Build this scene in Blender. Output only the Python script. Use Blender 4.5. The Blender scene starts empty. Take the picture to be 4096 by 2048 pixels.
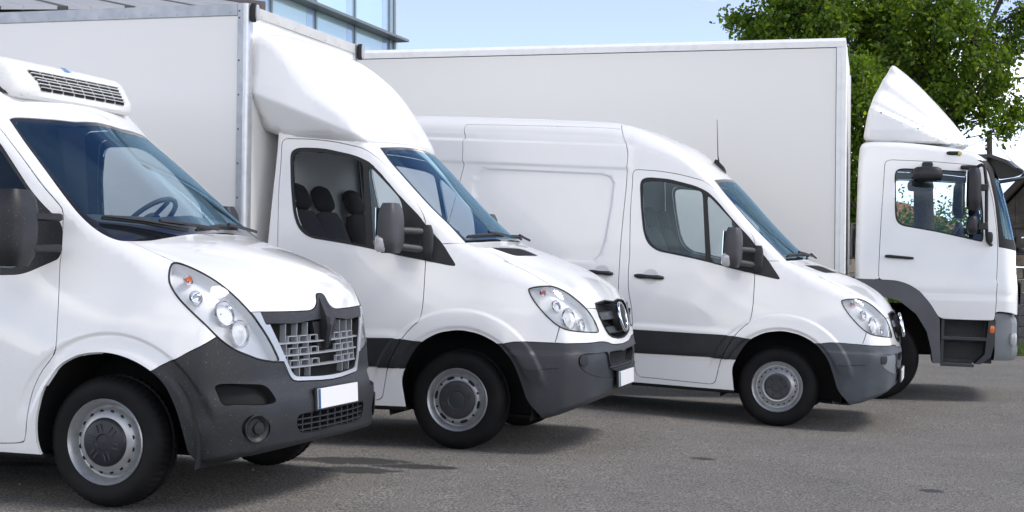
import bpy, math, random
import numpy as np
from mathutils import Matrix, Vector
from mathutils.geometry import delaunay_2d_cdt
R_ = math.radians
scene = bpy.context.scene
# ------------------------------------------------------------------ camera, sky, sun, exposure
EYE = 1.31
cam_data = bpy.data.cameras.new('camera'); cam = bpy.data.objects.new('camera', cam_data); scene.collection.objects.link(cam)
cam.location = (0, 0, EYE); cam.rotation_euler = (R_(90), 0, 0)
cam_data.sensor_width = 36; cam_data.lens = 36 * 6000 / 4096; cam_data.shift_y = 38 / 4096
cam_data.clip_start = .1; cam_data.clip_end = 3000
scene.camera = cam
SUN_EL, SUN_AZ = 54, -14          # elevation; azimuth measured from +X (right) towards +Y (away)
world = bpy.data.worlds.new('World'); scene.world = world; world.use_nodes = True
wn = world.node_tree; wn.nodes.clear()
def wnode(t, **kw):
    n = wn.nodes.new(t)
    for k, v in kw.items(): setattr(n, k, v)
    return n
sky = wnode('ShaderNodeTexSky', sky_type='NISHITA', sun_disc=False, sun_elevation=R_(SUN_EL), sun_rotation=R_(90 - SUN_AZ), altitude=50, air_density=.30, dust_density=.2, ozone_density=2.0)
bg = wnode('ShaderNodeBackground'); bg.inputs['Strength'].default_value = .15
wo = wnode('ShaderNodeOutputWorld')
tc = wnode('ShaderNodeTexCoord'); mp = wnode('ShaderNodeMapping'); mp.inputs['Scale'].default_value = (1, 1, 2.2); mp.inputs['Location'].default_value = (-1.7, -.47, -2.87)
nz = wnode('ShaderNodeTexNoise'); nz.inputs['Scale'].default_value = 2.6; nz.inputs['Detail'].default_value = 7; nz.inputs['Roughness'].default_value = .55
rp = wnode('ShaderNodeValToRGB'); rp.color_ramp.elements[0].position = .45; rp.color_ramp.elements[1].position = .62; rp.color_ramp.elements[0].color = (.10, .10, .10, 1)
mx = wnode('ShaderNodeMix', data_type='RGBA'); mx.inputs['B'].default_value = (10.6, 10.1, 9.3, 1)
sz = wnode('ShaderNodeSeparateXYZ'); hr = wnode('ShaderNodeMapRange'); hr.inputs['From Min'].default_value = .30; hr.inputs['From Max'].default_value = .62; hr.inputs['To Min'].default_value = 1; hr.inputs['To Max'].default_value = .06; cm = wnode('ShaderNodeMath', operation='MULTIPLY')
for a, b in ((tc.outputs['Generated'], mp.inputs['Vector']), (mp.outputs['Vector'], nz.inputs['Vector']), (nz.outputs['Fac'], rp.inputs['Fac']), (tc.outputs['Generated'], sz.inputs[0]), (sz.outputs['Z'], hr.inputs['Value']), (hr.outputs['Result'], cm.inputs[0]), (rp.outputs['Color'], cm.inputs[1]), (cm.outputs[0], mx.inputs['Factor']),
             (sky.outputs['Color'], mx.inputs['A']), (mx.outputs['Result'], bg.inputs['Color']), (bg.outputs['Background'], wo.inputs['Surface'])): wn.links.new(a, b)
sun_data = bpy.data.lights.new('sun', 'SUN'); sun = bpy.data.objects.new('sun', sun_data); scene.collection.objects.link(sun)
sun_data.energy = 1.1; sun_data.angle = R_(18); sun_data.color = (1, .95, .88)
ce = math.cos(R_(SUN_EL)); SUNV = Vector((ce * math.cos(R_(SUN_AZ)), ce * math.sin(R_(SUN_AZ)), math.sin(R_(SUN_EL))))
sun.rotation_euler = SUNV.to_track_quat('Z', 'Y').to_euler()
vs = scene.view_settings; vs.view_transform = 'Standard'; vs.look = 'None'; vs.exposure = 1.13; vs.gamma = 1; vs.use_curve_mapping = False
# ------------------------------------------------------------------ body surfaces
def sstep(a, b, x):
    t = np.clip((x - a) / (b - a), 0, 1); return t * t * (3 - 2 * t)
def smooth_table(pts, sm=.10, n=1200):
    xs = np.array([p[0] for p in pts], float); ys = np.array([p[1] for p in pts], float)
    g = np.linspace(xs[0] - .6, xs[-1] + .6, n); v = np.interp(g, xs, ys)
    m = max(1, int(sm / (g[1] - g[0]))); ker = np.hanning(2 * m + 3)[1:-1]; ker /= ker.sum()
    v = np.convolve(np.pad(v, m, mode='edge'), ker, mode='valid')[:n]
    return lambda x: np.interp(x, g, v)
def chaikin(P, it=2):
    P = np.array(P, float)
    for _ in range(it):
        Q = np.roll(P, -1, 0); P = np.stack([.75 * P + .25 * Q, .25 * P + .75 * Q], 1).reshape(-1, 2)
    return P
class SDFGrid:
    """signed distance to a closed (x, z) side profile, sampled on a grid"""
    def __init__(s, poly, h=.02, pad=.7):
        poly = np.asarray(poly); s.h = h; s.o = poly.min(0) - pad; n = ((poly.max(0) + pad - s.o) / h).astype(int) + 2
        X, Zz = np.meshgrid(s.o[0] + h * np.arange(n[0]), s.o[1] + h * np.arange(n[1]), indexing='ij')
        P = np.stack([X.ravel(), Zz.ravel()], 1); best = np.full(len(P), 1e9); ins = np.zeros(len(P), bool)
        for a, b in zip(poly, np.roll(poly, -1, 0)):
            d = b - a; L2 = d @ d
            if L2 < 1e-12: continue
            q = P - a; t = np.clip(q @ d / L2, 0, 1); e = q - t[:, None] * d
            best = np.minimum(best, (e * e).sum(1))
            c = ((a[1] <= P[:, 1]) & (P[:, 1] < b[1])) | ((b[1] <= P[:, 1]) & (P[:, 1] < a[1]))
            if d[1] != 0: ins ^= c & (P[:, 0] < a[0] + (P[:, 1] - a[1]) * d[0] / d[1])
        s.g = (np.where(ins, -1, 1) * np.sqrt(best)).reshape(n[0], n[1])
    def __call__(s, x, z):
        u = np.clip((x - s.o[0]) / s.h, 0, s.g.shape[0] - 1.001); v = np.clip((z - s.o[1]) / s.h, 0, s.g.shape[1] - 1.001)
        i = u.astype(int); j = v.astype(int); a = u - i; b = v - j; g = s.g
        return (g[i, j] * (1 - a) + g[i + 1, j] * a) * (1 - b) + (g[i, j + 1] * (1 - a) + g[i + 1, j + 1] * a) * b
class Body:
    """smooth car body: side profile (bowed and crowned across the width) meets side wall w(x, z) in a fillet k"""
    def __init__(s, prof, w, bow, crown, k, C, bottom=None):
        s.prof = chaikin(prof, 3); s.sdf = SDFGrid(s.prof); s.w = w; s.bow = bow; s.crown = crown; s.k = k; s.C = np.array(C, float); s.bottom = bottom
    def f(s, p):
        x, y, z = p[:, 0], np.abs(p[:, 1]), p[:, 2]
        d1 = s.sdf(x + s.bow(x, z) * y * y, z + s.crown(x, z) * y * y); d2 = y - s.w(x, z); r = s.k(x, z)
        u = np.maximum(d1 + r, 0); v = np.maximum(d2 + r, 0)
        g = np.minimum(-r, np.maximum(d1, d2)) + np.sqrt(u * u + v * v)
        if s.bottom is None: return g
        r = .025; d3 = s.bottom(x) - z; u = np.maximum(g + r, 0); v = np.maximum(d3 + r, 0)
        return np.minimum(-r, np.maximum(g, d3)) + np.sqrt(u * u + v * v)
    def cast(s, o, d, t0, t1, n=400):
        """first root from inside (f<0) going out, or from outside going in; per-ray origins allowed"""
        o = np.broadcast_to(o, d.shape); N = len(d); ts = np.linspace(t0, t1, n)
        f0 = s.f(o + t0 * d); lo = np.full(N, t0); hi = np.full(N, t1); done = np.zeros(N, bool); sg = np.sign(f0)
        bf = np.abs(f0); bt = np.full(N, t0)
        for i in range(1, n):
            fi = s.f(o + ts[i] * d); nw = (~done) & (np.sign(fi) != sg)
            lo[nw] = ts[i - 1]; hi[nw] = ts[i]; done |= nw
            m = np.abs(fi) < bf; bf[m] = np.abs(fi)[m]; bt[m] = ts[i]
            if done.all(): break
        for _ in range(26):
            mid = (lo + hi) / 2; fm = s.f(o + mid[:, None] * d); ins = np.sign(fm) == sg
            lo = np.where(ins, mid, lo); hi = np.where(ins, hi, mid)
        t = np.where(done, (lo + hi) / 2, bt)
        return o + t[:, None] * d, done
    def chart(s, p):
        d = np.asarray(p, float) - s.C; d = d / np.linalg.norm(d, axis=1, keepdims=True)
        return d[:, [0, 2]] / (1 - d[:, 1:2])          # stereographic; visible half has y < 0
    def unchart(s, q):
        r2 = (q * q).sum(1); den = 1 + r2
        d = np.stack([2 * q[:, 0] / den, -(1 - r2) / den, 2 * q[:, 1] / den], 1)
        return s.cast(s.C, d, .02, 7.5, 300)[0]
    def normal(s, p, e=.004):
        g = np.stack([s.f(p + e * v) - s.f(p - e * v) for v in np.eye(3)], 1)
        return g / (np.linalg.norm(g, axis=1, keepdims=True) + 1e-12)
def bump(x, z, cx, cz, r0, r1, r2, r3):
    r = np.hypot(x - cx, z - cz); return sstep(r0, r1, r) * (1 - sstep(r2, r3, r))
def rbox(x, z, x0, x1, z0, z1, r, soft):
    qx = np.abs(x - (x0 + x1) / 2) - (x1 - x0) / 2 + r; qz = np.abs(z - (z0 + z1) / 2) - (z1 - z0) / 2 + r
    d = np.hypot(np.maximum(qx, 0), np.maximum(qz, 0)) + np.minimum(np.maximum(qx, qz), 0) - r
    return 1 - sstep(-soft, soft, d)
def poly_mask(x, z, poly, soft):
    x = np.asarray(x, float); z = np.asarray(z, float); best = np.full(x.shape, 1e9); ins = np.zeros(x.shape, bool)
    for a, b in zip(poly, poly[1:] + poly[:1]):
        dx, dz = b[0] - a[0], b[1] - a[1]; t = np.clip(((x - a[0]) * dx + (z - a[1]) * dz) / (dx * dx + dz * dz), 0, 1)
        best = np.minimum(best, (x - a[0] - t * dx) ** 2 + (z - a[1] - t * dz) ** 2)
        if dz != 0: ins ^= (((a[1] <= z) & (z < b[1])) | ((b[1] <= z) & (z < a[1]))) & (x < a[0] + (z - a[1]) * dx / dz)
    return 1 - sstep(-soft, soft, np.where(ins, -1, 1) * np.sqrt(best))
RECESS = [(-2.86, 2.18), (-1.72, 2.177), (-1.645, 2.155), (-1.608, 2.10), (-1.608, 1.914), (-1.634, 1.564), (-1.668, 1.43), (-1.718, 1.38), (-1.80, 1.365), (-2.72, 1.365), (-2.84, 1.40), (-2.90, 1.48), (-2.97, 2.05), (-2.95, 2.14)]
# ---------------------------------------------------------------- sprinter-type van
def sprinter_body(high):
    front = [(.96, -.3), (.985, .3), (1.0, .5), (1.014, .60), (1.016, .69), (1.0, .735), (.995, .775), (.978, .85), (.965, .92),
             (.945, 1.0), (.915, 1.06), (.885, 1.11), (.835, 1.175), (.766, 1.232), (.657, 1.293), (.52, 1.35), (.385, 1.403), (.27, 1.443), (.17, 1.475), (.12, 1.50),
             (-.03, 1.617), (-.262, 1.836), (-.497, 2.085), (-.626, 2.205)]
    if high: roof = [(-.72, 2.282), (-.826, 2.3725), (-.98, 2.484), (-1.213, 2.575), (-1.325, 2.616), (-1.47, 2.66), (-1.64, 2.69), (-2.2, 2.70), (-3.4, 2.70), (-4.5, 2.69), (-4.62, 2.62), (-4.69, 2.45), (-4.74, 1.4), (-4.74, .35), (-4.74, -.3)]
    else: roof = [(-.72, 2.27), (-.86, 2.32), (-1.05, 2.36), (-1.3, 2.375), (-2.0, 2.38), (-2.3, 2.36), (-2.4, 2.2), (-2.42, 1.2), (-2.42, .4), (-2.42, -.3)]
    prof = front + roof
    bt = smooth_table([(-4.8, .27), (-.4, .265), (.40, .215), (.50, .212), (.59, .232), (.73, .272), (.86, .325), (1.0, .40)], .06)
    W = smooth_table([(.15, .94), (.3, .975), (.5, .99), (.9, .99), (1.1, .982), (1.3, .962), (1.5, .93), (1.8, .868), (2.1, .80), (2.4, .755), (2.75, .71)], .2)
    A = smooth_table([(.6, 0), (.8, .005), (1.0, .02), (1.2, .055), (1.47, .10), (1.8, .06), (2.1, .02), (2.3, 0)], .15)
    def w(x, z):
        o = W(z) - A(z) * sstep(-.85, .12, x) - .13 * np.clip((x - .2) / .8, 0, 2) ** 2
        r = np.hypot(x - .03, z - .36); up = sstep(.45, .62, z)
        o = o + (.020 * (1 - sstep(.622, .655, r)) - .014 * (1 - sstep(.500, .530, r))) * up
        ln = 1.315 - .30 * (x + .03); o = o - .16 * np.maximum(z - ln, 0) * sstep(-.35, .05, x) * (1 - sstep(.55, .75, x)) * (1 - sstep(1.5, 1.7, z))
        o = o + .010 * (1 - sstep(.0, .05, np.abs(z - .685) - .10)) * sstep(-.30, -.5, x)
        o = o + .013 * (1 - sstep(.690, .722, z)) * sstep(.33, .42, x) * sstep(.45, .56, np.hypot(x - .03, z - .36))
        if high:
            back = sstep(-1.45, -1.50, x)
            o = o - .011 * poly_mask(x, z, RECESS, .012) + back * (.009 * sstep(2.212, 2.258, z) - .014 * sstep(2.435, 2.47, z))
        return o
    bow = lambda x, z: .10 + .09 * sstep(1.0, 1.5, z) - .08 * sstep(2.2, 2.6, z)
    crown = lambda x, z: .05 * sstep(1.05, 1.25, z) + .0 * x
    def k(x, z):
        return .05 + .05 * sstep(.0, .3, x) * sstep(1.0, 1.2, z) + .12 * sstep(.55, .85, x) * (1 - sstep(1.05, 1.3, z)) + (.10 if high else .05) * sstep(2.2, 2.5, z)
    return Body(prof, w, bow, crown, k, (-.7, 0, 1.05), bt)
# ---------------------------------------------------------------- refrigerated van
def fridge_van_body():
    prof = [(.84, -.3), (.862, .30), (.875, .45), (.872, .56), (.855, .61), (.825, .66), (.82, .75), (.81, .83), (.80, .93), (.788, 1.0), (.775, 1.05), (.752, 1.12), (.71, 1.185), (.64, 1.248), (.52, 1.31), (.37, 1.365), (.22, 1.41), (.12, 1.44),
            (-.01, 1.535), (-.25, 1.735), (-.5, 1.93), (-.69, 2.07), (-.76, 2.132), (-.84, 2.205), (-.96, 2.30), (-1.12, 2.385), (-1.35, 2.45), (-1.8, 2.49), (-2.4, 2.50), (-4.2, 2.50), (-4.35, 2.42), (-4.40, 2.2), (-4.42, .5), (-4.42, -.3)]
    bt = smooth_table([(-4.5, .24), (-.4, .24), (.45, .262), (.60, .272), (.75, .295), (.9, .335)], .08)
    W = smooth_table([(.15, .96), (.27, 1.0), (.5, 1.025), (.8, 1.03), (1.0, 1.025), (1.2, 1.005), (1.4, .965), (1.7, .90), (2.1, .81), (2.5, .74)], .2)
    A = smooth_table([(.5, 0), (.75, .0), (1.0, .03), (1.2, .07), (1.4, .105), (1.8, .06), (2.1, .03), (2.3, 0)], .15)
    def w(x, z):
        o = W(z) - A(z) * sstep(-.75, .15, x) - .20 * np.clip((x - .12) / .8, 0, 2) ** 2
        r = np.hypot(x - .06, z - .345); o = o - .012 * (1 - sstep(.555, .580, r)) * sstep(.40, .55, z) + .012 * (1 - sstep(.47, .50, r)) * sstep(.40, .55, z)
        return o
    bow = lambda x, z: .17 + .05 * sstep(1.0, 1.5, z) - .10 * sstep(2.0, 2.4, z)
    crown = lambda x, z: .06 * sstep(1.0, 1.2, z) + 0 * x
    def k(x, z):
        return .05 + .07 * sstep(.0, .3, x) * sstep(.95, 1.15, z) + .15 * sstep(.40, .72, x) * (1 - sstep(1.05, 1.25, z)) + .09 * sstep(2.0, 2.3, z)
    return Body(prof, w, bow, crown, k, (-.7, 0, 1.0), bt)
# ---------------------------------------------------------------- forward-control lorry cab
def lorry_cab_body():
    prof = [(1.0, .60), (1.36, .60), (1.455, .64), (1.485, .80), (1.485, 1.15), (1.475, 1.28), (1.455, 1.42), (1.45, 1.64), (1.42, 1.80), (1.35, 2.10), (1.25, 2.42), (1.17, 2.58), (1.06, 2.67), (.9, 2.71), (.6, 2.75), (.2, 2.79), (-.1, 2.80), (-.22, 2.78), (-.255, 2.70), (-.255, 1.9), (-.255, 1.3), (-.25, 1.0), (-.2, .95), (0, .92), (.6, .87), (.9, .80)]
    W = smooth_table([(.5, 1.13), (.9, 1.15), (1.3, 1.15), (1.7, 1.13), (2.1, 1.09), (2.5, 1.04), (2.8, 1.0)], .2)
    def w(x, z):
        o = W(z) + .012 * (1 - sstep(1.285, 1.315, z)) + .008 * (1 - sstep(1.12, 1.14, z)) - .03 * np.clip((x - .9) / .5, 0, 2) ** 2
        return o
    bow = lambda x, z: .06 * sstep(.7, 1.2, x)
    crown = lambda x, z: .03 * sstep(2.3, 2.6, z) + 0 * x
    def k(x, z): return .05 + .07 * sstep(.9, 1.2, x) + .04 * sstep(2.5, 2.7, z)
    return Body(prof, w, bow, crown, k, (.4, 0, 1.6))
FE = {
 'spr': {
  'ws': [(-0.699, -0.679, 2.168), (-0.595, -0.727, 2.054), (-0.449, -0.726, 1.902), (-0.281, -0.732, 1.731), (-0.128, -0.725, 1.593), (-0.002, -0.772, 1.479), (0.013, -0.777, 1.467)],
  'wsbase': [(0.005, -0.775, 1.474), (0.075, -0.600, 1.488), (0.125, -0.300, 1.498), (0.145, 0.000, 1.500)],
  'wstop': [(-0.699, -0.679, 2.168), (-0.665, -0.500, 2.185), (-0.635, -0.250, 2.200), (-0.625, 0.000, 2.205)],
  'wsglass': [(-0.601, 0.000, 2.180), (-0.620, -0.300, 2.172), (-0.643, -0.500, 2.161), (-0.668, -0.666, 2.143), (-0.577, -0.700, 2.045), (-0.431, -0.699, 1.893), (-0.263, -0.707, 1.722), (-0.110, -0.698, 1.586), (-0.004, -0.719, 1.495), (0.030, -0.700, 1.502), (0.090, -0.400, 1.516), (0.115, 0.000, 1.525)],
  'hood': [(-0.001, -0.781, 1.474), (0.108, -0.717, 1.439), (0.352, -0.802, 1.329), (0.274, -0.799, 1.357), (0.483, -0.817, 1.273), (0.640, -0.841, 1.187), (0.676, -0.840, 1.166)],
  'cowl': [(-0.147, -0.850, 1.463), (-0.086, -0.837, 1.465), (0.005, -0.785, 1.468)],
  'door': [(-1.440, -0.780, 2.234), (-1.195, -0.781, 2.227), (-1.021, -0.784, 2.207), (-0.868, -0.789, 2.176), (-0.781, -0.791, 2.153), (-0.705, -0.790, 2.109), (-0.594, -0.789, 2.019), (-0.480, -0.802, 1.898), (-0.388, -0.815, 1.797), (-0.318, -0.834, 1.706), (-0.288, -0.845, 1.655), (-0.272, -0.854, 1.594), (-0.261, -0.886, 1.407), (-0.257, -0.901, 1.345), (-0.254, -0.901, 1.345), (-0.246, -0.963, 1.055), (-0.250, -0.998, 0.921), (-0.314, -1.003, 0.871), (-0.385, -1.011, 0.789), (-0.431, -1.016, 0.708), (-0.489, -1.018, 0.588), (-0.524, -0.985, 0.440), (-0.543, -0.975, 0.336), (-1.255, -0.977, 0.352), (-1.280, -0.986, 0.460), (-1.316, -1.000, 0.788), (-1.337, -0.986, 0.984), (-1.373, -0.979, 1.114), (-1.390, -0.960, 1.298), (-1.388, -0.938, 1.448), (-1.426, -0.851, 1.873), (-1.440, -0.780, 2.234)],
  'win': [(-1.298, -0.791, 2.164), (-1.102, -0.792, 2.156), (-0.862, -0.801, 2.107), (-0.763, -0.808, 2.069), (-0.719, -0.812, 2.044), (-0.639, -0.824, 1.974), (-0.524, -0.842, 1.852), (-0.445, -0.849, 1.772), (-0.339, -0.853, 1.673), (-0.262, -0.853, 1.584), (-0.147, -0.849, 1.465), (-0.036, -0.888, 1.319), (-0.038, -0.892, 1.304), (-0.257, -0.902, 1.343), (-0.443, -0.918, 1.376), (-0.663, -0.933, 1.423), (-0.907, -0.935, 1.464), (-1.145, -0.929, 1.498), (-1.237, -0.917, 1.562), (-1.285, -0.896, 1.666), (-1.328, -0.850, 1.877), (-1.359, -0.804, 2.091), (-1.350, -0.795, 2.140), (-1.298, -0.791, 2.164)],
  'glass': [(-1.284, -0.796, 2.135), (-1.100, -0.797, 2.129), (-0.871, -0.805, 2.085), (-0.788, -0.811, 2.054), (-0.773, -0.820, 2.010), (-0.697, -0.930, 1.455), (-0.701, -0.933, 1.444), (-0.909, -0.932, 1.480), (-1.136, -0.926, 1.514), (-1.217, -0.915, 1.574), (-1.264, -0.896, 1.667), (-1.307, -0.850, 1.878), (-1.334, -0.808, 2.071), (-1.326, -0.799, 2.119), (-1.284, -0.796, 2.135)],
  'quarter': [(-0.734, -0.818, 2.017), (-0.708, -0.819, 2.009), (-0.581, -0.838, 1.891), (-0.463, -0.851, 1.775), (-0.444, -0.866, 1.671), (-0.430, -0.898, 1.461), (-0.434, -0.914, 1.385), (-0.645, -0.931, 1.425), (-0.734, -0.818, 2.017)],
  'hl': [(0.511, -0.911, 1.147), (0.523, -0.906, 1.157), (0.577, -0.887, 1.171), (0.646, -0.851, 1.175), (0.674, -0.836, 1.172), (0.723, -0.812, 1.153), (0.779, -0.781, 1.119), (0.835, -0.751, 1.070), (0.882, -0.713, 1.020), (0.909, -0.657, 0.969), (0.932, -0.595, 0.906), (0.944, -0.567, 0.862), (0.946, -0.582, 0.844), (0.932, -0.681, 0.848), (0.871, -0.824, 0.858), (0.808, -0.885, 0.867), (0.760, -0.913, 0.883), (0.707, -0.922, 0.916), (0.645, -0.928, 0.972), (0.589, -0.927, 1.031), (0.540, -0.921, 1.091), (0.511, -0.911, 1.147)],
  'hoodfront': [(0.884, -0.706, 1.019), (0.910, -0.523, 1.013)],
  'grille': [(0.925, 0.000, 1.050), (0.907, -0.224, 1.063), (0.901, -0.412, 1.053), (0.897, -0.484, 1.048), (0.912, -0.513, 1.012), (0.930, -0.503, 0.957), (0.948, -0.452, 0.901), (0.962, -0.402, 0.852), (0.972, -0.353, 0.823), (0.975, -0.270, 0.798), (0.985, -0.120, 0.785), (0.988, 0.000, 0.783)],
  'bumptop': [(0.319, -0.989, 0.765), (0.400, -0.997, 0.777), (0.461, -0.991, 0.786), (0.577, -0.956, 0.783), (0.711, -0.932, 0.781), (0.863, -0.852, 0.779), (0.941, -0.717, 0.780), (0.963, -0.550, 0.779), (0.990, -0.430, 0.768), (1.000, -0.300, 0.745), (1.000, 0.000, 0.738)],
  'nose': [(0.742, -0.918, 0.887), (0.729, -0.925, 0.830), (0.715, -0.931, 0.780)],
  'bumpline': [(0.438, -0.985, 0.596), (0.748, -0.941, 0.606)],
  'intake': [(1.016, 0.000, 0.680), (1.012, -0.072, 0.692), (1.003, -0.302, 0.696), (0.993, -0.433, 0.695), (0.998, -0.407, 0.633), (0.998, -0.345, 0.572), (1.010, -0.250, 0.575), (1.015, 0.000, 0.575)],
  'fog': [(0.877, -0.869, 0.672), (0.886, -0.858, 0.691), (0.919, -0.817, 0.693), (0.926, -0.808, 0.678), (0.923, -0.814, 0.625), (0.908, -0.834, 0.614), (0.884, -0.863, 0.623), (0.876, -0.871, 0.650), (0.877, -0.869, 0.672)],
  'scoop': [(0.871, -0.871, 0.693), (0.917, -0.810, 0.707), (0.990, -0.459, 0.702), (0.996, -0.434, 0.634), (0.996, -0.366, 0.569), (1.002, -0.173, 0.538), (0.999, -0.172, 0.504), (0.975, -0.534, 0.524), (0.946, -0.757, 0.553), (0.902, -0.840, 0.588), (0.874, -0.872, 0.627), (0.871, -0.871, 0.693)],
  'arch': [(-0.440, -0.600, 0.260), (-0.399, -0.988, 0.493), (-0.345, -0.997, 0.619), (-0.257, -0.993, 0.758), (-0.128, -0.989, 0.830), (0.026, -0.986, 0.856), (0.182, -0.988, 0.832), (0.324, -0.988, 0.762), (0.427, -0.988, 0.643), (0.494, -0.971, 0.474), (0.525, -0.962, 0.365), (0.500, -0.600, 0.220), (-0.440, -0.600, 0.260)],
  'striptopf': [(-0.395, -1.012, 0.779), (-0.251, -0.993, 0.763)],
  'stripbotf': [(-0.501, -1.014, 0.574), (-0.336, -0.995, 0.569)],
  'striptop': [(-0.395, -1.012, 0.779), (-1.308, -1.000, 0.773), (-1.900, -0.990, 0.800), (-4.700, -0.970, 0.800), (-4.740, -0.600, 0.800), (-4.740, 0.000, 0.800)],
  'stripbot': [(-0.501, -1.014, 0.574), (-1.284, -0.996, 0.566), (-1.900, -0.990, 0.585), (-4.700, -0.970, 0.585), (-4.740, -0.600, 0.585), (-4.740, 0.000, 0.585)],
  'slide': [(-1.600, 0.000, 2.690), (-1.600, -0.500, 2.670), (-1.496, -0.763, 2.409), (-1.491, -0.786, 2.194), (-1.485, -0.875, 1.762), (-1.475, -0.955, 1.336), (-1.467, -0.980, 1.109), (-1.477, -0.985, 0.800), (-1.477, -0.980, 0.320), (-1.477, -0.975, 0.270)],
  'slide2': [(-3.095, -0.701, 2.604), (-3.092, -0.749, 2.454), (-3.087, -0.785, 2.240), (-3.095, -0.802, 2.104), (-3.115, -0.985, 1.000), (-3.115, -0.975, 0.290)],
  'slidetop': [(-3.094, -0.703, 2.601), (-1.501, -0.675, 2.591)],
  'sill': [(-4.740, 0.000, 0.295), (-4.740, -0.600, 0.295), (-4.700, -0.950, 0.295), (-2.500, -0.970, 0.295), (-0.300, -0.970, 0.295)],
  'underfront': [(0.470, -0.660, 0.215), (0.450, -0.300, 0.210), (0.450, 0.000, 0.210)],
  'fendercut': [(-0.505, -0.980, 0.345), (-0.505, -0.975, 0.290)],
  'vent': [(0.134, -0.622, 1.444), (0.257, -0.195, 1.443), (0.410, -0.236, 1.386), (0.323, -0.605, 1.383), (0.134, -0.622, 1.444)],
  'gutter': [(-1.440, -0.780, 2.236), (-1.492, -0.784, 2.237)],
 },
 'ren': {
  'ws': [(-0.794, -0.708, 2.038), (-0.644, -0.768, 1.904), (-0.490, -0.817, 1.768), (-0.373, -0.848, 1.658), (-0.289, -0.861, 1.576), (-0.226, -0.866, 1.517), (-0.148, -0.864, 1.456), (-0.075, -0.855, 1.415), (-0.018, -0.842, 1.394), (0.014, -0.821, 1.389), (0.079, -0.688, 1.393), (0.100, -0.300, 1.435), (0.125, 0.000, 1.445)],
  'wstop': [(-0.803, -0.712, 2.044), (-0.807, -0.674, 2.061), (-0.753, -0.478, 2.070), (-0.708, -0.239, 2.073), (-0.715, 0.000, 2.085)],
  'wsglass': [(-0.690, 0.000, 2.062), (-0.682, -0.275, 2.049), (-0.734, -0.504, 2.048), (-0.784, -0.666, 2.043), (-0.765, -0.700, 2.018), (-0.635, -0.743, 1.906), (-0.481, -0.793, 1.769), (-0.364, -0.822, 1.665), (-0.268, -0.844, 1.574), (-0.165, -0.839, 1.493), (-0.030, -0.550, 1.475), (0.030, -0.300, 1.495), (0.050, 0.000, 1.500)],
  'hood': [(0.008, -0.813, 1.393), (0.057, -0.805, 1.379), (0.132, -0.817, 1.353), (0.201, -0.819, 1.327), (0.299, -0.817, 1.292), (0.338, -0.827, 1.272)],
  'pillar': [(-0.327, -0.895, 1.534), (-0.317, -0.891, 1.543), (-0.293, -0.866, 1.573), (-0.288, -0.854, 1.582)],
  'door': [(-1.330, -0.800, 2.100), (-1.020, -0.800, 2.115), (-0.890, -0.800, 2.075), (-0.788, -0.807, 1.991), (-0.617, -0.850, 1.837), (-0.455, -0.882, 1.675), (-0.336, -0.889, 1.568), (-0.316, -0.893, 1.534), (-0.307, -0.913, 1.416), (-0.293, -0.942, 1.292), (-0.297, -0.943, 1.292), (-0.266, -0.995, 1.060), (-0.257, -1.019, 0.818), (-0.290, -1.015, 0.768), (-0.342, -1.016, 0.710), (-0.396, -1.015, 0.614), (-0.429, -1.014, 0.496), (-0.445, -1.007, 0.343), (-0.468, -1.003, 0.320), (-0.607, -1.001, 0.310), (-1.000, -1.000, 0.310), (-1.330, -1.000, 0.330), (-1.400, -1.020, 0.700), (-1.400, -1.000, 1.300), (-1.360, -0.880, 1.800), (-1.330, -0.800, 2.100)],
  'win': [(-1.220, -0.800, 2.030), (-0.970, -0.800, 2.030), (-0.860, -0.820, 1.985), (-0.751, -0.853, 1.904), (-0.634, -0.880, 1.778), (-0.523, -0.898, 1.652), (-0.438, -0.904, 1.573), (-0.313, -0.903, 1.472), (-0.294, -0.941, 1.297), (-0.354, -0.957, 1.269), (-0.496, -0.988, 1.205), (-0.750, -0.980, 1.190), (-1.250, -0.980, 1.190), (-1.310, -0.950, 1.300), (-1.280, -0.870, 1.800), (-1.220, -0.800, 2.030)],
  'glass': [(-1.200, -0.820, 2.000), (-0.980, -0.820, 2.000), (-0.880, -0.820, 1.960), (-0.742, -0.862, 1.871), (-0.645, -0.883, 1.766), (-0.559, -0.897, 1.674), (-0.534, -0.902, 1.640), (-0.510, -0.922, 1.526), (-0.520, -0.980, 1.235), (-0.750, -0.980, 1.225), (-1.220, -0.980, 1.225), (-1.270, -0.950, 1.300), (-1.250, -0.870, 1.800), (-1.200, -0.820, 2.000)],
  'hl': [(0.304, -0.819, 1.289), (0.388, -0.804, 1.265), (0.496, -0.793, 1.216), (0.594, -0.765, 1.148), (0.663, -0.722, 1.072), (0.714, -0.668, 0.986), (0.744, -0.592, 0.892), (0.764, -0.538, 0.809), (0.773, -0.515, 0.761), (0.736, -0.681, 0.787), (0.709, -0.757, 0.814), (0.681, -0.808, 0.835), (0.648, -0.852, 0.866), (0.610, -0.894, 0.910), (0.566, -0.926, 0.966), (0.506, -0.940, 1.018), (0.414, -0.939, 1.095), (0.361, -0.928, 1.153), (0.332, -0.909, 1.197), (0.311, -0.867, 1.251), (0.304, -0.819, 1.289)],
  'hoodfront': [(0.691, -0.701, 1.032), (0.704, -0.661, 1.032), (0.752, -0.411, 1.028), (0.777, -0.144, 1.027), (0.775, -0.075, 1.060), (0.755, -0.055, 1.110), (0.752, -0.030, 1.120), (0.752, 0.000, 1.120)],
  'moust': [(0.728, -0.619, 0.967), (0.746, -0.532, 0.966), (0.775, -0.340, 0.959), (0.800, -0.140, 0.975), (0.800, 0.000, 0.975)],
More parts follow.
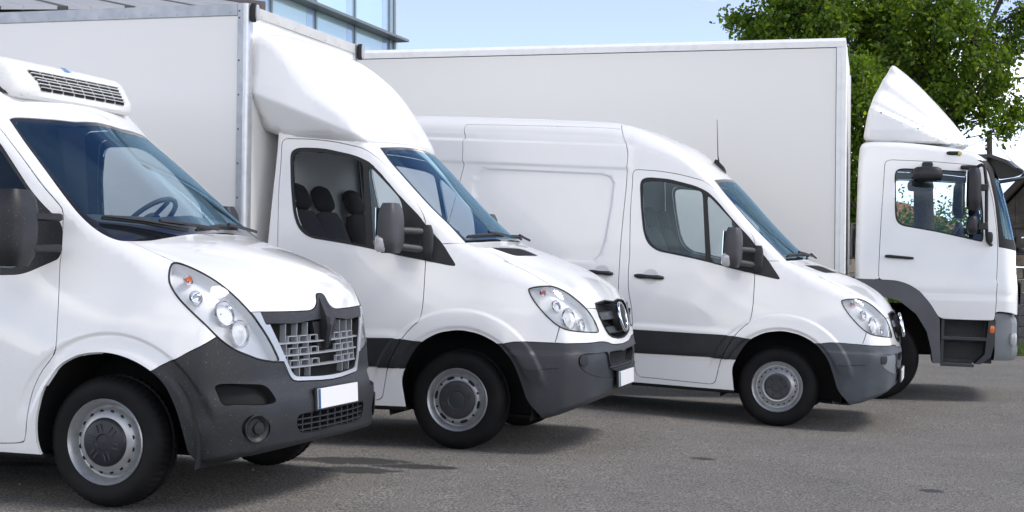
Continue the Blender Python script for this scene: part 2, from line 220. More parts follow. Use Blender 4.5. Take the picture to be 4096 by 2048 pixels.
  'grille': [(0.708, -0.633, 1.040), (0.726, -0.615, 0.984), (0.745, -0.573, 0.917), (0.762, -0.526, 0.839), (0.780, -0.479, 0.754), (0.793, -0.434, 0.679), (0.804, -0.404, 0.655), (0.830, -0.300, 0.648), (0.835, -0.150, 0.642), (0.835, 0.000, 0.640)],
  'grillein': [(0.736, -0.575, 0.973), (0.752, -0.541, 0.911), (0.768, -0.493, 0.837), (0.783, -0.452, 0.763), (0.794, -0.413, 0.704), (0.800, -0.380, 0.681), (0.830, -0.300, 0.672), (0.832, -0.150, 0.667), (0.832, 0.000, 0.665)],
  'hltip': [(0.770, -0.527, 0.767), (0.782, -0.460, 0.763)],
  'bumptop': [(0.289, -1.018, 0.723), (0.394, -0.989, 0.780), (0.515, -0.968, 0.845), (0.610, -0.894, 0.910)],
  'intake': [(0.868, 0.000, 0.485), (0.862, -0.261, 0.483), (0.841, -0.441, 0.479), (0.840, -0.413, 0.383), (0.860, -0.228, 0.376), (0.868, 0.000, 0.385)],
  'scoop': [(0.614, -0.922, 0.665), (0.660, -0.865, 0.670), (0.747, -0.697, 0.659), (0.767, -0.638, 0.642), (0.792, -0.619, 0.601), (0.807, -0.603, 0.560), (0.698, -0.850, 0.569), (0.654, -0.901, 0.560), (0.630, -0.910, 0.622), (0.614, -0.922, 0.665)],
  'fog': [(0.798, -0.659, 0.430), (0.797, -0.661, 0.413), (0.794, -0.670, 0.397), (0.789, -0.685, 0.385), (0.782, -0.703, 0.376), (0.774, -0.724, 0.371), (0.764, -0.744, 0.371), (0.753, -0.764, 0.375), (0.743, -0.781, 0.383), (0.735, -0.797, 0.394), (0.728, -0.808, 0.409), (0.724, -0.816, 0.425), (0.722, -0.819, 0.442), (0.724, -0.818, 0.459), (0.729, -0.813, 0.475), (0.737, -0.804, 0.488), (0.746, -0.790, 0.498), (0.756, -0.774, 0.503), (0.767, -0.755, 0.504), (0.777, -0.734, 0.500), (0.785, -0.713, 0.492), (0.792, -0.693, 0.480), (0.796, -0.676, 0.465), (0.798, -0.664, 0.448), (0.798, -0.659, 0.430)],
  'arch': [(-0.360, -0.620, 0.240), (-0.379, -1.001, 0.311), (-0.379, -1.018, 0.441), (-0.333, -1.026, 0.607), (-0.248, -1.016, 0.737), (-0.129, -1.014, 0.799), (-0.019, -1.020, 0.815), (0.101, -1.021, 0.809), (0.220, -1.021, 0.774), (0.308, -1.016, 0.726), (0.381, -1.006, 0.661), (0.439, -0.992, 0.538), (0.476, -0.973, 0.391), (0.493, -0.956, 0.300), (0.540, -0.620, 0.260), (-0.360, -0.620, 0.240)],
  'underfront': [(0.520, -0.680, 0.255), (0.550, -0.300, 0.260), (0.550, 0.000, 0.260)],
  'archlip': [(0.376, -0.991, 0.781), (0.443, -0.983, 0.707), (0.501, -0.969, 0.595), (0.543, -0.959, 0.461), (0.552, -0.949, 0.347), (0.534, -0.926, 0.270)],
  'sill': [(-4.400, 0.000, 0.255), (-4.400, -0.700, 0.255), (-4.370, -0.970, 0.255), (-2.500, -1.000, 0.255), (-0.220, -1.000, 0.255)],
 },
 'cab': {
  'door': [(0.022, -1.049, 2.430), (0.024, -1.036, 2.525), (0.044, -1.033, 2.555), (0.093, -1.031, 2.566), (0.528, -1.033, 2.551), (0.806, -1.036, 2.532), (0.958, -1.038, 2.514), (1.025, -1.035, 2.521), (1.078, -1.051, 2.382), (1.138, -1.076, 2.152), (1.182, -1.104, 1.864), (1.200, -1.122, 1.635), (1.202, -1.150, 1.253), (1.188, -1.159, 0.909), (1.177, -1.159, 0.890), (0.632, -1.165, 0.889), (0.529, -1.170, 1.050), (0.418, -1.162, 1.175), (0.291, -1.161, 1.248), (0.165, -1.161, 1.278), (-0.010, -1.161, 1.281), (0.022, -1.049, 2.430)],
  'win': [(0.134, -1.067, 2.286), (0.132, -1.048, 2.432), (0.166, -1.044, 2.464), (0.208, -1.043, 2.474), (0.530, -1.044, 2.467), (0.863, -1.046, 2.450), (0.990, -1.046, 2.443), (1.016, -1.068, 2.265), (1.045, -1.100, 1.976), (1.052, -1.123, 1.736), (1.033, -1.125, 1.714), (1.024, -1.126, 1.713), (0.579, -1.119, 1.805), (0.220, -1.114, 1.861), (0.168, -1.110, 1.901), (0.148, -1.103, 1.966), (0.134, -1.067, 2.286)],
  'glass': [(0.146, -1.067, 2.286), (0.145, -1.049, 2.425), (0.174, -1.046, 2.453), (0.209, -1.045, 2.461), (0.530, -1.046, 2.454), (0.849, -1.048, 2.439), (0.976, -1.048, 2.427), (1.001, -1.068, 2.265), (1.028, -1.100, 1.976), (1.035, -1.122, 1.755), (1.025, -1.124, 1.733), (1.014, -1.125, 1.729), (0.579, -1.118, 1.821), (0.228, -1.112, 1.876), (0.182, -1.109, 1.910), (0.165, -1.103, 1.966), (0.146, -1.067, 2.286)],
  'apillar': [(0.973, -1.030, 2.571), (1.038, -1.026, 2.547), (1.096, -1.043, 2.422), (1.157, -1.075, 2.152), (1.194, -1.103, 1.865), (1.210, -1.120, 1.662)],
  'wslow': [(1.210, -1.120, 1.662), (1.269, -1.114, 1.652), (1.356, -1.059, 1.634), (1.440, -0.500, 1.610), (1.450, 0.000, 1.610)],
  'wshead': [(0.973, -1.030, 2.571), (1.068, -0.993, 2.563), (1.140, -0.500, 2.590), (1.155, 0.000, 2.600)],
  'wsgl': [(1.225, 0.000, 2.500), (1.210, -0.500, 2.500), (1.135, -0.981, 2.484), (1.189, -1.063, 2.153), (1.237, -1.097, 1.866), (1.264, -1.106, 1.742), (1.420, -0.500, 1.690), (1.435, 0.000, 1.690)],
  'low': [(1.485, 0.000, 0.990), (1.470, -0.500, 0.990), (1.342, -1.133, 0.980), (1.217, -1.158, 0.986), (1.192, -1.159, 0.966), (1.150, -1.162, 0.946)],
 },
}
# ------------------------------------------------------------------ materials
MATS = {}
def mat(name, col=(.8, .8, .8), rough=.5, metal=0., coat=0., noise=None, bump=None, spec=.5, alpha=None, emit=None, build=None):
    if name in MATS: return MATS[name]
    m = bpy.data.materials.new(name); m.use_nodes = True; nt = m.node_tree; b = nt.nodes['Principled BSDF']
    b.inputs['Base Color'].default_value = (*col, 1); b.inputs['Roughness'].default_value = rough; b.inputs['Metallic'].default_value = metal
    b.inputs['Coat Weight'].default_value = coat; b.inputs['Coat Roughness'].default_value = .06; b.inputs['Specular IOR Level'].default_value = spec
    def N(t, **kw):
        n = nt.nodes.new(t)
        for k, v in kw.items(): setattr(n, k, v)
        return n
    L = nt.links.new
    tcn = N('ShaderNodeTexCoord')
    if noise:          # list of (scale, detail, low, high, colour2, factor)
        prev = None
        for (sc, det, lo, hi, c2, fac) in noise:
            t = N('ShaderNodeTexNoise'); t.inputs['Scale'].default_value = sc; t.inputs['Detail'].default_value = det; L(tcn.outputs['Object'], t.inputs['Vector'])
            r = N('ShaderNodeMapRange'); r.inputs['From Min'].default_value = lo; r.inputs['From Max'].default_value = hi; r.inputs['To Max'].default_value = fac; L(t.outputs['Fac'], r.inputs['Value'])
            x = N('ShaderNodeMix', data_type='RGBA'); L(r.outputs['Result'], x.inputs['Factor']); x.inputs['B'].default_value = (*c2, 1)
            if prev is None: x.inputs['A'].default_value = (*col, 1)
            else: L(prev, x.inputs['A'])
            prev = x.outputs['Result']
        L(prev, b.inputs['Base Color'])
    if bump:
        sc, st, dist = bump; t = N('ShaderNodeTexNoise'); t.inputs['Scale'].default_value = sc; t.inputs['Detail'].default_value = 4; L(tcn.outputs['Object'], t.inputs['Vector'])
        bp = N('ShaderNodeBump'); bp.inputs['Strength'].default_value = st; bp.inputs['Distance'].default_value = dist; L(t.outputs['Fac'], bp.inputs['Height']); L(bp.outputs['Normal'], b.inputs['Normal'])
    if build: build(nt, b, N, L, tcn)
    MATS[name] = m; return m
def glass_mat(name, tint=(.72, .80, .80), ior=1.5, rough=0.0, coat=(1, 1, 1)):
    if name in MATS: return MATS[name]
    m = bpy.data.materials.new(name); m.use_nodes = True; nt = m.node_tree; nt.nodes.clear()
    o = nt.nodes.new('ShaderNodeOutputMaterial'); mxs = nt.nodes.new('ShaderNodeMixShader'); tr = nt.nodes.new('ShaderNodeBsdfTransparent'); gl = nt.nodes.new('ShaderNodeBsdfGlossy'); fr = nt.nodes.new('ShaderNodeFresnel')
    tr.inputs['Color'].default_value = (*tint, 1); gl.inputs['Roughness'].default_value = rough; gl.inputs['Color'].default_value = (*coat, 1); fr.inputs['IOR'].default_value = ior
    nt.links.new(fr.outputs[0], mxs.inputs[0]); nt.links.new(tr.outputs[0], mxs.inputs[1]); nt.links.new(gl.outputs[0], mxs.inputs[2]); nt.links.new(mxs.outputs[0], o.inputs[0])
    MATS[name] = m; return m
WHITE = mat('white_paint', (.87, .87, .86), .30, coat=1.0, noise=[(3.0, 3, .45, .75, (.82, .82, .815), .5), (160, 2, .70, .78, (.45, .43, .40), .5)])
WHITE_DIRTY = mat('white_plastic', (.80, .80, .78), .42, noise=[(5, 4, .5, .8, (.66, .64, .60), .5), (95, 2, .66, .74, (.30, .27, .23), .7)])
BLACKP = mat('black_plastic', (.011, .012, .015), .50, noise=[(4, 4, .4, .8, (.022, .023, .027), .7), (140, 2, .68, .74, (.20, .19, .17), .8)], bump=(420, .15, .002))
GREYP = mat('grey_plastic', (.028, .031, .037), .48, noise=[(3, 4, .4, .8, (.044, .048, .055), .8), (150, 2, .70, .75, (.22, .21, .2), .6)], bump=(420, .12, .002))
FADEDP = mat('faded_plastic', (.050, .057, .068), .55, noise=[(3, 5, .4, .75, (.10, .11, .125), .9), (120, 2, .70, .75, (.25, .24, .22), .6)], bump=(420, .12, .002))
LIGHTGREYP = mat('light_grey_plastic', (.16, .175, .19), .5, noise=[(3, 5, .4, .75, (.21, .22, .24), .8)])
SEAL = mat('rubber_seal', (.012, .012, .013), .6)
FRIT = mat('black_glass_border', (.008, .010, .014), .12, coat=.5)
DARK = mat('dark_cavity', (.006, .006, .007), .9)
RUBBER = mat('tyre_rubber', (.005, .0048, .005), .68, spec=.25, noise=[(6, 4, .45, .8, (.013, .0125, .012), .8)], bump=(60, .2, .003))
STEEL = mat('wheel_steel', (.42, .43, .44), .42, metal=.7, noise=[(18, 4, .5, .8, (.20, .17, .14), .5)])
ALU = mat('aluminium_trim', (.62, .64, .67), .42, metal=.8, noise=[(12, 4, .45, .8, (.48, .50, .53), .8)])
GALV = mat('galvanised_trim', (.40, .43, .47), .5, metal=.5, noise=[(9, 5, .4, .75, (.55, .57, .60), .9)])
CHROME = mat('chrome', (.85, .86, .88), .08, metal=1.)
REFLECT = mat('lamp_reflector', (.88, .89, .92), .16, metal=1.)
LAMPIN = mat('lamp_housing', (.90, .91, .92), .25, coat=.5)
SILVERP = mat('silver_plastic', (.45, .47, .50), .35, metal=.4)
ORANGE = mat('orange_lens', (.75, .16, .02), .2, coat=.6)
PLATE = mat('plate_white', (.82, .82, .82), .35)
PLATEB = mat('plate_blue', (.01, .09, .25), .35)
SEATM = mat('seat_cloth', (.018, .018, .022), .9, bump=(300, .3, .002))
SEATM2 = mat('seat_cloth_grey', (.04, .042, .05), .9, bump=(300, .3, .002))
INTER = mat('interior_plastic', (.085, .095, .105), .6)
INTERL = mat('interior_trim_light', (.42, .43, .44), .7)
GLASS = glass_mat('clear_glass', (.86, .91, .92), 1.55, coat=(.62, .82, 1)); WSGLASS = glass_mat('windscreen_glass', (.88, .94, .94), 1.95, coat=(.46, .76, 1)); LENS = glass_mat('lamp_lens', (.97, .975, .98), 1.42); OPENGLASS = glass_mat('lowered_clear_glass', (.97, .98, .98), 1.12)
WHITEBOX = mat('box_panel_white', (.875, .86, .83), .45, noise=[(1.2, 4, .4, .8, (.83, .825, .81), .6)])
WHITEBOX2 = mat('box_panel_offwhite', (.85, .835, .79), .5, noise=[(1.0, 4, .4, .8, (.82, .805, .76), .6)])
# ------------------------------------------------------------------ mesh helpers
COL = scene.collection
def link(o, parent=None):
    COL.objects.link(o)
    if parent is not None: o.parent = parent
    return o
def mesh_obj(name, geo, m, parent=None, smooth=35, mats=None, fmat=None, vn=None, nout=0):
    v, f = geo; me = bpy.data.meshes.new(name); me.from_pydata([tuple(map(float, p)) for p in v], [], [tuple(int(i) for i in q) for q in f])
    for mm in (mats or [m]): me.materials.append(mm)
    if fmat is not None: me.polygons.foreach_set('material_index', np.asarray(fmat, np.int32))
    if smooth is not None:
        me.polygons.foreach_set('use_smooth', np.ones(len(me.polygons), bool))
        if smooth < 179: me.set_sharp_from_angle(angle=R_(smooth))
    me.update()
    if vn is not None:                                       # smooth analytic normals on the outer skin, automatic ones elsewhere
        vi = np.empty(len(me.loops), np.int32); me.loops.foreach_get('vertex_index', vi); ln = np.zeros((len(vi), 3)); li = 0
        tot = np.empty(len(me.polygons), np.int32); me.polygons.foreach_get('loop_total', tot); own = np.repeat(np.arange(len(tot)), tot); ok = np.isin(own, np.asarray(nout)); ln[ok] = np.asarray(vn)[vi[ok]]
        me.normals_split_custom_set(ln.tolist())
    return link(bpy.data.objects.new(name, me), parent)
def tag(o, label=None, cat=None, group=None, kind=None):
    for k, v in (('label', label), ('category', cat), ('group', group), ('kind', kind)):
        if v: o[k] = v
    return o
def empty(name, mtx, label, cat, group=None):
    o = bpy.data.objects.new(name, None); COL.objects.link(o); o.empty_display_size = .2; o.matrix_world = mtx; return tag(o, label, cat, group)
def join(*gs):
    V, F = [], []
    for v, f in gs:
        n = len(V); V += [tuple(p) for p in v]; F += [tuple(i + n for i in q) for q in f]
    return V, F
def xf(geo, M): return [tuple(M @ Vector(p)) for p in geo[0]], geo[1]
def mir(geo): return [(p[0], -p[1], p[2]) for p in geo[0]], [tuple(reversed(q)) for q in geo[1]]
def box(x0, x1, y0, y1, z0, z1, b=0.):
    """box, with chamfered edges when b > 0"""
    if b <= 0:
        v = [(x, y, z) for x in (x0, x1) for y in (y0, y1) for z in (z0, z1)]
        return v, [(0, 1, 3, 2), (4, 6, 7, 5), (0, 4, 5, 1), (2, 3, 7, 6), (0, 2, 6, 4), (1, 5, 7, 3)]
    out = []; ring = lambda x0, x1, y0, y1, z: [(x0 + b, y0, z), (x1 - b, y0, z), (x1, y0 + b, z), (x1, y1 - b, z), (x1 - b, y1, z), (x0 + b, y1, z), (x0, y1 - b, z), (x0, y0 + b, z)]
    return loft([ring(x0 + b, x1 - b, y0 + b, y1 - b, z0), ring(x0, x1, y0, y1, z0 + b), ring(x0, x1, y0, y1, z1 - b), ring(x0 + b, x1 - b, y0 + b, y1 - b, z1)], True, True)
def loft(rings, cap0=False, cap1=False, closed=True):
    n = len(rings[0]); V = [p for r in rings for p in r]; F = []
    for i in range(len(rings) - 1):
        for j in range(n if closed else n - 1):
            a, b_ = i * n + j, i * n + (j + 1) % n; F.append((a, b_, b_ + n, a + n))
    if cap0: F.append(tuple(reversed(range(n))))
    if cap1: F.append(tuple(range((len(rings) - 1) * n, len(rings) * n)))
    return V, F
def lathe(prof, n=48, axis='y'):
    """prof: list of (radius, axial); revolve about local y"""
    rings = []
    for r, a in prof: rings.append([(r * math.cos(2 * math.pi * k / n), a, r * math.sin(2 * math.pi * k / n)) for k in range(n)])
    g = loft(rings)
    if axis == 'x': g = [(p[1], p[0], p[2]) for p in g[0]], [tuple(reversed(f)) for f in g[1]]
    if axis == 'z': g = [(p[0], -p[2], p[1]) for p in g[0]], g[1]
    return g
def tube(pts, r, n=8, caps=True):
    P = [Vector(p) for p in pts]; rings = []; up = None
    rr = r if isinstance(r, (list, tuple)) else [r] * len(P)
    for i, p in enumerate(P):
        t = (P[min(i + 1, len(P) - 1)] - P[max(i - 1, 0)]).normalized()
        if up is None: up = t.orthogonal().normalized()
        up = (up - t * up.dot(t)).normalized(); s = t.cross(up)
        rings.append([tuple(p + rr[i] * (math.cos(2 * math.pi * k / n) * up + math.sin(2 * math.pi * k / n) * s)) for k in range(n)])
    return loft(rings, caps, caps)
def prism(poly, axis, a, b):
    """extrude a 2-D polygon: axis 'y' takes (x, z), 'x' takes (y, z), 'z' takes (x, y)"""
    def P(q, t): return (q[0], t, q[1]) if axis == 'y' else ((t, q[0], q[1]) if axis == 'x' else (q[0], q[1], t))
    ar = sum(p[0] * q[1] - q[0] * p[1] for p, q in zip(poly, poly[1:] + poly[:1]))
    poly = list(poly) if (ar > 0) else list(reversed(poly))
    g = loft([[P(q, a) for q in poly], [P(q, b) for q in poly]], True, True)
    return g if axis != 'y' else (g[0], [tuple(reversed(f)) for f in g[1]])
def rrect(w, h, r, n=5):
    o = []
    for cx, cy, a0 in ((w / 2 - r, h / 2 - r, 0), (-w / 2 + r, h / 2 - r, 90), (-w / 2 + r, -h / 2 + r, 180), (w / 2 - r, -h / 2 + r, 270)):
        for k in range(n + 1):
            a = R_(a0 + 90 * k / n); o.append((cx + r * math.cos(a), cy + r * math.sin(a)))
    return o
def grid_obj(name, rows, m, parent, smooth=60, closed=False): return mesh_obj(name, loft(rows, closed=closed), m, parent, smooth)
# ------------------------------------------------------------------ panels cut out of a body surface
def soften(P, closed, it=2, cap=.03):
    P = np.asarray(P, float)
    for _ in range(it):
        Q = np.roll(P, -1, 0) if closed else P[1:]; A = P if closed else P[:-1]
        t = np.minimum(.25, cap / (np.linalg.norm(Q - A, axis=1, keepdims=True) + 1e-9))
        N = np.stack([A + t * (Q - A), Q - t * (Q - A)], 1).reshape(-1, P.shape[1])
        if not closed: N[0] = P[0]; N[-1] = P[-1]
        P = N; cap *= .5
    return P
def cut_panels(body, feats, seeds, h=.035, sharp=(), default='shell', xr=None, ext=.016):
    """constrained triangulation of the half surface; returns {label: (verts Nx3, tris)}"""
    lines = []
    for nm, p in feats.items():
        p = np.array(p, float); closed = np.allclose(p[0], p[-1]) and len(p) > 3
        if closed: p = p[:-1]
        if nm not in sharp: p = soften(p, closed)
        if closed: p = np.vstack([p, p[:1]])
        else:
            for e, i in ((0, 1), (-1, -2)):
                if abs(p[e, 1]) > 1e-6:
                    d = p[e] - p[i]; d /= np.linalg.norm(d) + 1e-9; q = p[e] + d * ext; p = np.vstack([q, p]) if e == 0 else np.vstack([p, q])
        out = [p[0]]
        for a, b in zip(p[:-1], p[1:]):
            k = max(1, int(np.ceil(np.linalg.norm(b - a) / (h * .8))))
            for t in range(1, k + 1): out.append(a + (b - a) * t / k)
        lines.append((np.array(out), nm.startswith('crease')))
    verts, edges, taken = [], [], set()
    def key(p, c): return tuple(np.floor(p / c).astype(int))
    c = h * .55
    q3, ang = [], []
    softe = set()
    for L, crease in lines:
        L = L.copy(); on = np.abs(L[:, 1]) < 1e-6; q = body.chart(L); n0 = len(verts)
        q[on] /= np.linalg.norm(q[on], axis=1, keepdims=True)
        for i, (a, p) in enumerate(zip(q, L)):
            verts.append(a); taken.add(key(p, c))
            if on[i]: ang.append(math.atan2(a[1], a[0]))
            if i:
                if crease: softe.add(len(edges))
                edges.append((n0 + i - 1, n0 + i))
    for k in range(500):
        a = -math.pi + 2 * math.pi * k / 500
        if all(abs(a - b) > .004 for b in ang): ang.append(a)
    ang = sorted(set(np.round(ang, 9))); n0 = len(verts)
    for a in ang: verts.append(np.array([math.cos(a), math.sin(a)]))
    edges += [(n0 + i, n0 + (i + 1) % len(ang)) for i in range(len(ang))]
    # interior points: side grid, then the profile swept across
    s = body.sdf; xs = np.arange(s.o[0] + .7, s.o[0] + s.h * s.g.shape[0] - .7, h); zs = np.arange(s.o[1] + .7, s.o[1] + s.h * s.g.shape[1] - .7, h)
    X, Zz = np.meshgrid(xs, zs); X = X.ravel() + (np.floor(Zz.ravel() / h) % 2) * h / 2; Zz = Zz.ravel()
    m = s(X, Zz) < -.03; X, Zz = X[m], Zz[m]; cand = [np.stack([X, -body.w(X, Zz), Zz], 1)]
    gx, gz = np.meshgrid(np.arange(s.g.shape[0]), np.arange(s.g.shape[1]), indexing='ij')
    prof = body.prof; d = np.linalg.norm(np.diff(np.vstack([prof, prof[:1]]), axis=0), axis=1); cum = np.concatenate([[0], np.cumsum(d)])
    tt = np.arange(0, cum[-1], h); pp = np.stack([np.interp(tt, cum, np.append(prof[:, i], prof[0, i])) for i in (0, 1)], 1)
    for yv in np.arange(h * .6, 1.3, h):
        P = np.stack([pp[:, 0] - body.bow(pp[:, 0], pp[:, 1]) * yv * yv, np.full(len(pp), -yv), pp[:, 1] - body.crown(pp[:, 0], pp[:, 1]) * yv * yv], 1)
        P = P[yv < body.w(P[:, 0], P[:, 2]) - .01]; cand.append(P)
    cand = np.vstack(cand)
    if xr: cand = cand[(cand[:, 0] > xr[0]) & (cand[:, 0] < xr[1])]
    qc = body.chart(cand)
    for p, q in zip(cand, qc):
        kk = key(p, c)
        if kk in taken or (q @ q) > .994: continue
        taken.add(kk); verts.append(q)
    r = delaunay_2d_cdt([Vector((float(v[0]), float(v[1]))) for v in verts], edges, [], 0, 1e-7)
    V2 = np.array([(v.x, v.y) for v in r[0]]); T = np.array([f for f in r[2] if len(f) == 3])
    con = set(tuple(sorted(e)) for e, oe in zip(r[1], r[4]) if any(q not in softe for q in oe))
    e2t = {}
    for i, t in enumerate(T):
        for a, b in ((t[0], t[1]), (t[1], t[2]), (t[2], t[0])): e2t.setdefault((min(a, b), max(a, b)), []).append(i)
    comp = -np.ones(len(T), int); nc = 0
    nb = [[] for _ in T]
    for e, ts in e2t.items():
        if len(ts) == 2 and e not in con: nb[ts[0]].append(ts[1]); nb[ts[1]].append(ts[0])
    for i in range(len(T)):
        if comp[i] < 0:
            st = [i]; comp[i] = nc
            while st:
                a = st.pop()
                for b in nb[a]:
                    if comp[b] < 0: comp[b] = nc; st.append(b)
            nc += 1
    A, B_, C_ = V2[T[:, 0]], V2[T[:, 1]], V2[T[:, 2]]
    def find(q):
        def cr(a, b): return (b[:, 0] - a[:, 0]) * (q[1] - a[:, 1]) - (b[:, 1] - a[:, 1]) * (q[0] - a[:, 0])
        s1, s2, s3 = cr(A, B_), cr(B_, C_), cr(C_, A)
        w = np.where(((s1 >= 0) & (s2 >= 0) & (s3 >= 0)) | ((s1 <= 0) & (s2 <= 0) & (s3 <= 0)))[0]
        return comp[w[0]] if len(w) else -1
    names = {}
    for lab, pts in seeds.items():
        for p in pts:
            cidx = find(body.chart(np.array([p]))[0])
            if cidx in names and names[cidx] != lab: print('SEED CLASH', lab, names[cidx], p)
            names.setdefault(cidx, lab)
    rr = np.linalg.norm(V2, axis=1, keepdims=True); onc = np.abs(rr[:, 0] - 1) < 2e-5; V2[onc] /= rr[onc]
    P3 = body.unchart(V2); P3[onc, 1] = 0
    lab = np.array([names.get(cc, '?') for cc in comp], dtype=object); res = {}
    un_ = [cc for cc in range(nc) if cc not in names]
    for _ in range(3):
        for cc in list(un_):
            sh = {}
            for e, ts in e2t.items():
                if len(ts) == 2 and (comp[ts[0]] == cc) != (comp[ts[1]] == cc):
                    o = ts[1] if comp[ts[0]] == cc else ts[0]
                    if lab[o] != '?': sh[lab[o]] = sh.get(lab[o], 0) + np.linalg.norm(P3[e[0]] - P3[e[1]])
            a3 = P3[T[comp == cc]]; ar = .5 * np.linalg.norm(np.cross(a3[:, 1] - a3[:, 0], a3[:, 2] - a3[:, 0]), axis=1).sum()
            if ar > .02: continue
            if sh: names[cc] = max(sh, key=sh.get); lab[comp == cc] = names[cc]; un_.remove(cc)
    lab[lab == '?'] = default
    for cc in range(nc):
        if cc not in names:
            a3 = P3[T[comp == cc]]; ar = .5 * np.linalg.norm(np.cross(a3[:, 1] - a3[:, 0], a3[:, 2] - a3[:, 0]), axis=1).sum()
            if ar > .003: print('  unlabelled region area %.3f at' % ar, np.round(a3.mean((0, 1)), 3))
    for l in sorted(set(lab)):
        tl = T[lab == l]; u, inv = np.unique(tl, return_inverse=True); inv = inv.reshape(-1, 3); p = P3[u]
        n = np.cross(p[inv[:, 1]] - p[inv[:, 0]], p[inv[:, 2]] - p[inv[:, 0]]); out = p[inv].mean(1) - body.C
        fl = (n * out).sum(1) < 0; inv[fl] = inv[fl][:, ::-1]; res[l] = (p, inv, body)
    return res
def panel_obj(name, pan, m, parent, gap=.003, skirt=.02, off=0., inner=None, inner_d=.03, sides='both', smooth=60):
    """mesh object(s) for one panel: outer skin pulled back from its edges, folded rim, optional inner skin"""
    p, T, body = pan; p = p.copy(); nrm = np.zeros_like(p)
    fn = np.cross(p[T[:, 1]] - p[T[:, 0]], p[T[:, 2]] - p[T[:, 0]])
    for i in range(3): np.add.at(nrm, T[:, i], fn)
    nrm /= np.linalg.norm(nrm, axis=1, keepdims=True) + 1e-12; mid = np.abs(p[:, 1]) < 1e-7
    nrm[mid, 1] = 0; nrm /= np.linalg.norm(nrm, axis=1, keepdims=True) + 1e-12
    cnt = {}
    for t in T:
        for k in range(3):
            a, b = t[k], t[(k + 1) % 3]; cnt.setdefault((min(a, b), max(a, b)), []).append((a, b, t[(k + 2) % 3]))
    bd = [v[0] for v in cnt.values() if len(v) == 1 and not (mid[v[0][0]] and mid[v[0][1]])]
    inw = np.zeros_like(p)
    for a, b, c in bd:
        e = p[b] - p[a]; e /= np.linalg.norm(e) + 1e-12; d = p[c] - p[a]; d -= e * (d @ e); d /= np.linalg.norm(d) + 1e-12
        inw[a] += d; inw[b] += d
    ln = np.linalg.norm(inw, axis=1, keepdims=True); inw = np.where(ln > 1e-9, inw / np.maximum(ln, 1e-9), 0); inw[mid, 1] = 0
    gn = body.normal(p); bad = (gn * nrm).sum(1) < .5; gn[bad] = nrm[bad]; gn[mid, 1] = 0; gn /= np.linalg.norm(gn, axis=1, keepdims=True) + 1e-12
    p = p + inw * gap + nrm * off
    n = len(p); V = [tuple(q) for q in p]; F = [tuple(t) for t in T]; fm = [0] * len(F)
    ring = {}; 
    def low(i):
        if i not in ring:
            ring[i] = len(V); V.append(tuple(p[i])); V.append(tuple(p[i] - nrm[i] * skirt))
        return ring[i]
    for a, b, c in bd:
        ia, ib = low(a), low(b); F.append((ib, ia, ia + 1, ib + 1)); fm.append(0)
    if inner is not None:
        k = len(V); V += [tuple(q) for q in p - nrm * inner_d]; F += [(t[2] + k, t[1] + k, t[0] + k) for t in T]; fm += [1] * len(T)
    mats = [m] + ([inner] if inner is not None else [])
    centre = mid.any()
    V = np.array(V); VN = np.zeros_like(V); VN[:n] = gn; nt_ = len(T)
    if centre:
        mm = np.abs(V[:, 1]) < 1e-6; k = len(V); W = V * [1, -1, 1]; V2 = np.vstack([V, W]); remap = np.arange(2 * k); remap[k:][mm] = np.where(mm)[0]
        F2 = F + [tuple(remap[i + k] for i in reversed(f)) for f in F]; used = np.unique([i for f in F2 for i in f]); rk = -np.ones(2 * k, int); rk[used] = np.arange(len(used))
        return [mesh_obj(name, (V2[used], [tuple(rk[i] for i in f) for f in F2]), m, parent, smooth, mats, fm + fm, np.vstack([VN, VN * [1, -1, 1]])[used], list(range(nt_)) + list(range(len(F), len(F) + nt_)))]
    out = []
    if sides in ('both', 'right'): out.append(mesh_obj(name, (V, F), m, parent, smooth, mats, fm, VN, range(nt_)))
    if sides in ('both', 'left'): out.append(mesh_obj(name, (V * [1, -1, 1], [tuple(reversed(f)) for f in F]), m, parent, smooth, mats, fm, VN * [1, -1, 1], range(nt_)))
    return out
def pose(x, y, z, yaw, pitch):
    c, s, cp, sp = math.cos(yaw), math.sin(yaw), math.cos(pitch), math.sin(pitch)
    Fv = Vector((c * cp, -s * cp, -sp)); Lv = Vector((s, c, 0)); U = Fv.cross(Lv)
    M = Matrix((Fv, Lv, U)).transposed().to_4x4(); M.translation = (x, y, z + EYE); return M
POSE = {'ren': (-1.8172, 8.6779, -1.2603, .3188, .02), 's1': (-.145, 11.529, -1.309, .2776, .0143), 's2': (2.589, 14.156, -1.428, .2925, .0578), 'lorry': (4.14, 17.10, -1.43, .237, .0087)}
# ------------------------------------------------------------------ sprinter-type vans
SPR_SEEDS = {
 'windshield': [(-.25, -.2, 1.84)], 'windshield_border': [(-.615, -.02, 2.193)], 'hood': [(.5, -.2, 1.36), (.2, -.75, 1.40)], 'hood_vent': [(.33, -.52, 1.39)],
 'fender': [(.25, -.9, 1.15), (.3, -.97, .85)], 'door': [(-.9, -.97, 1.1), (-.9, -.97, .45)], 'door_strip': [(-.9, -1, .68)], 'fender_strip': [(-.405, -1, .68)],
 'window_frame': [(-.14, -.93, 1.40), (-.695, -.9, 1.65)], 'window': [(-1.0, -.9, 1.75)], 'quarter_window': [(-.55, -.9, 1.55)],
 'headlight': [(.72, -.85, 1.0)], 'front_panel': [(.90, -.6, .80), (.94, -.48, .90)], 'grille': [(.96, -.1, .9)], 'bumper': [(.6, -.95, .5), (1.0, -.2, .5), (.55, -.95, .73)],
 'bumper_intake': [(1.01, -.1, .62)], 'fog_cover': [(.86, -.85, .65)], 'bumper_scoop': [(.95, -.65, .66)],
 'void': [(0, -.97, .5)], 'underbody': [(-.8, -.3, .26)], 'sill': [(-.9, -.97, .315)]}
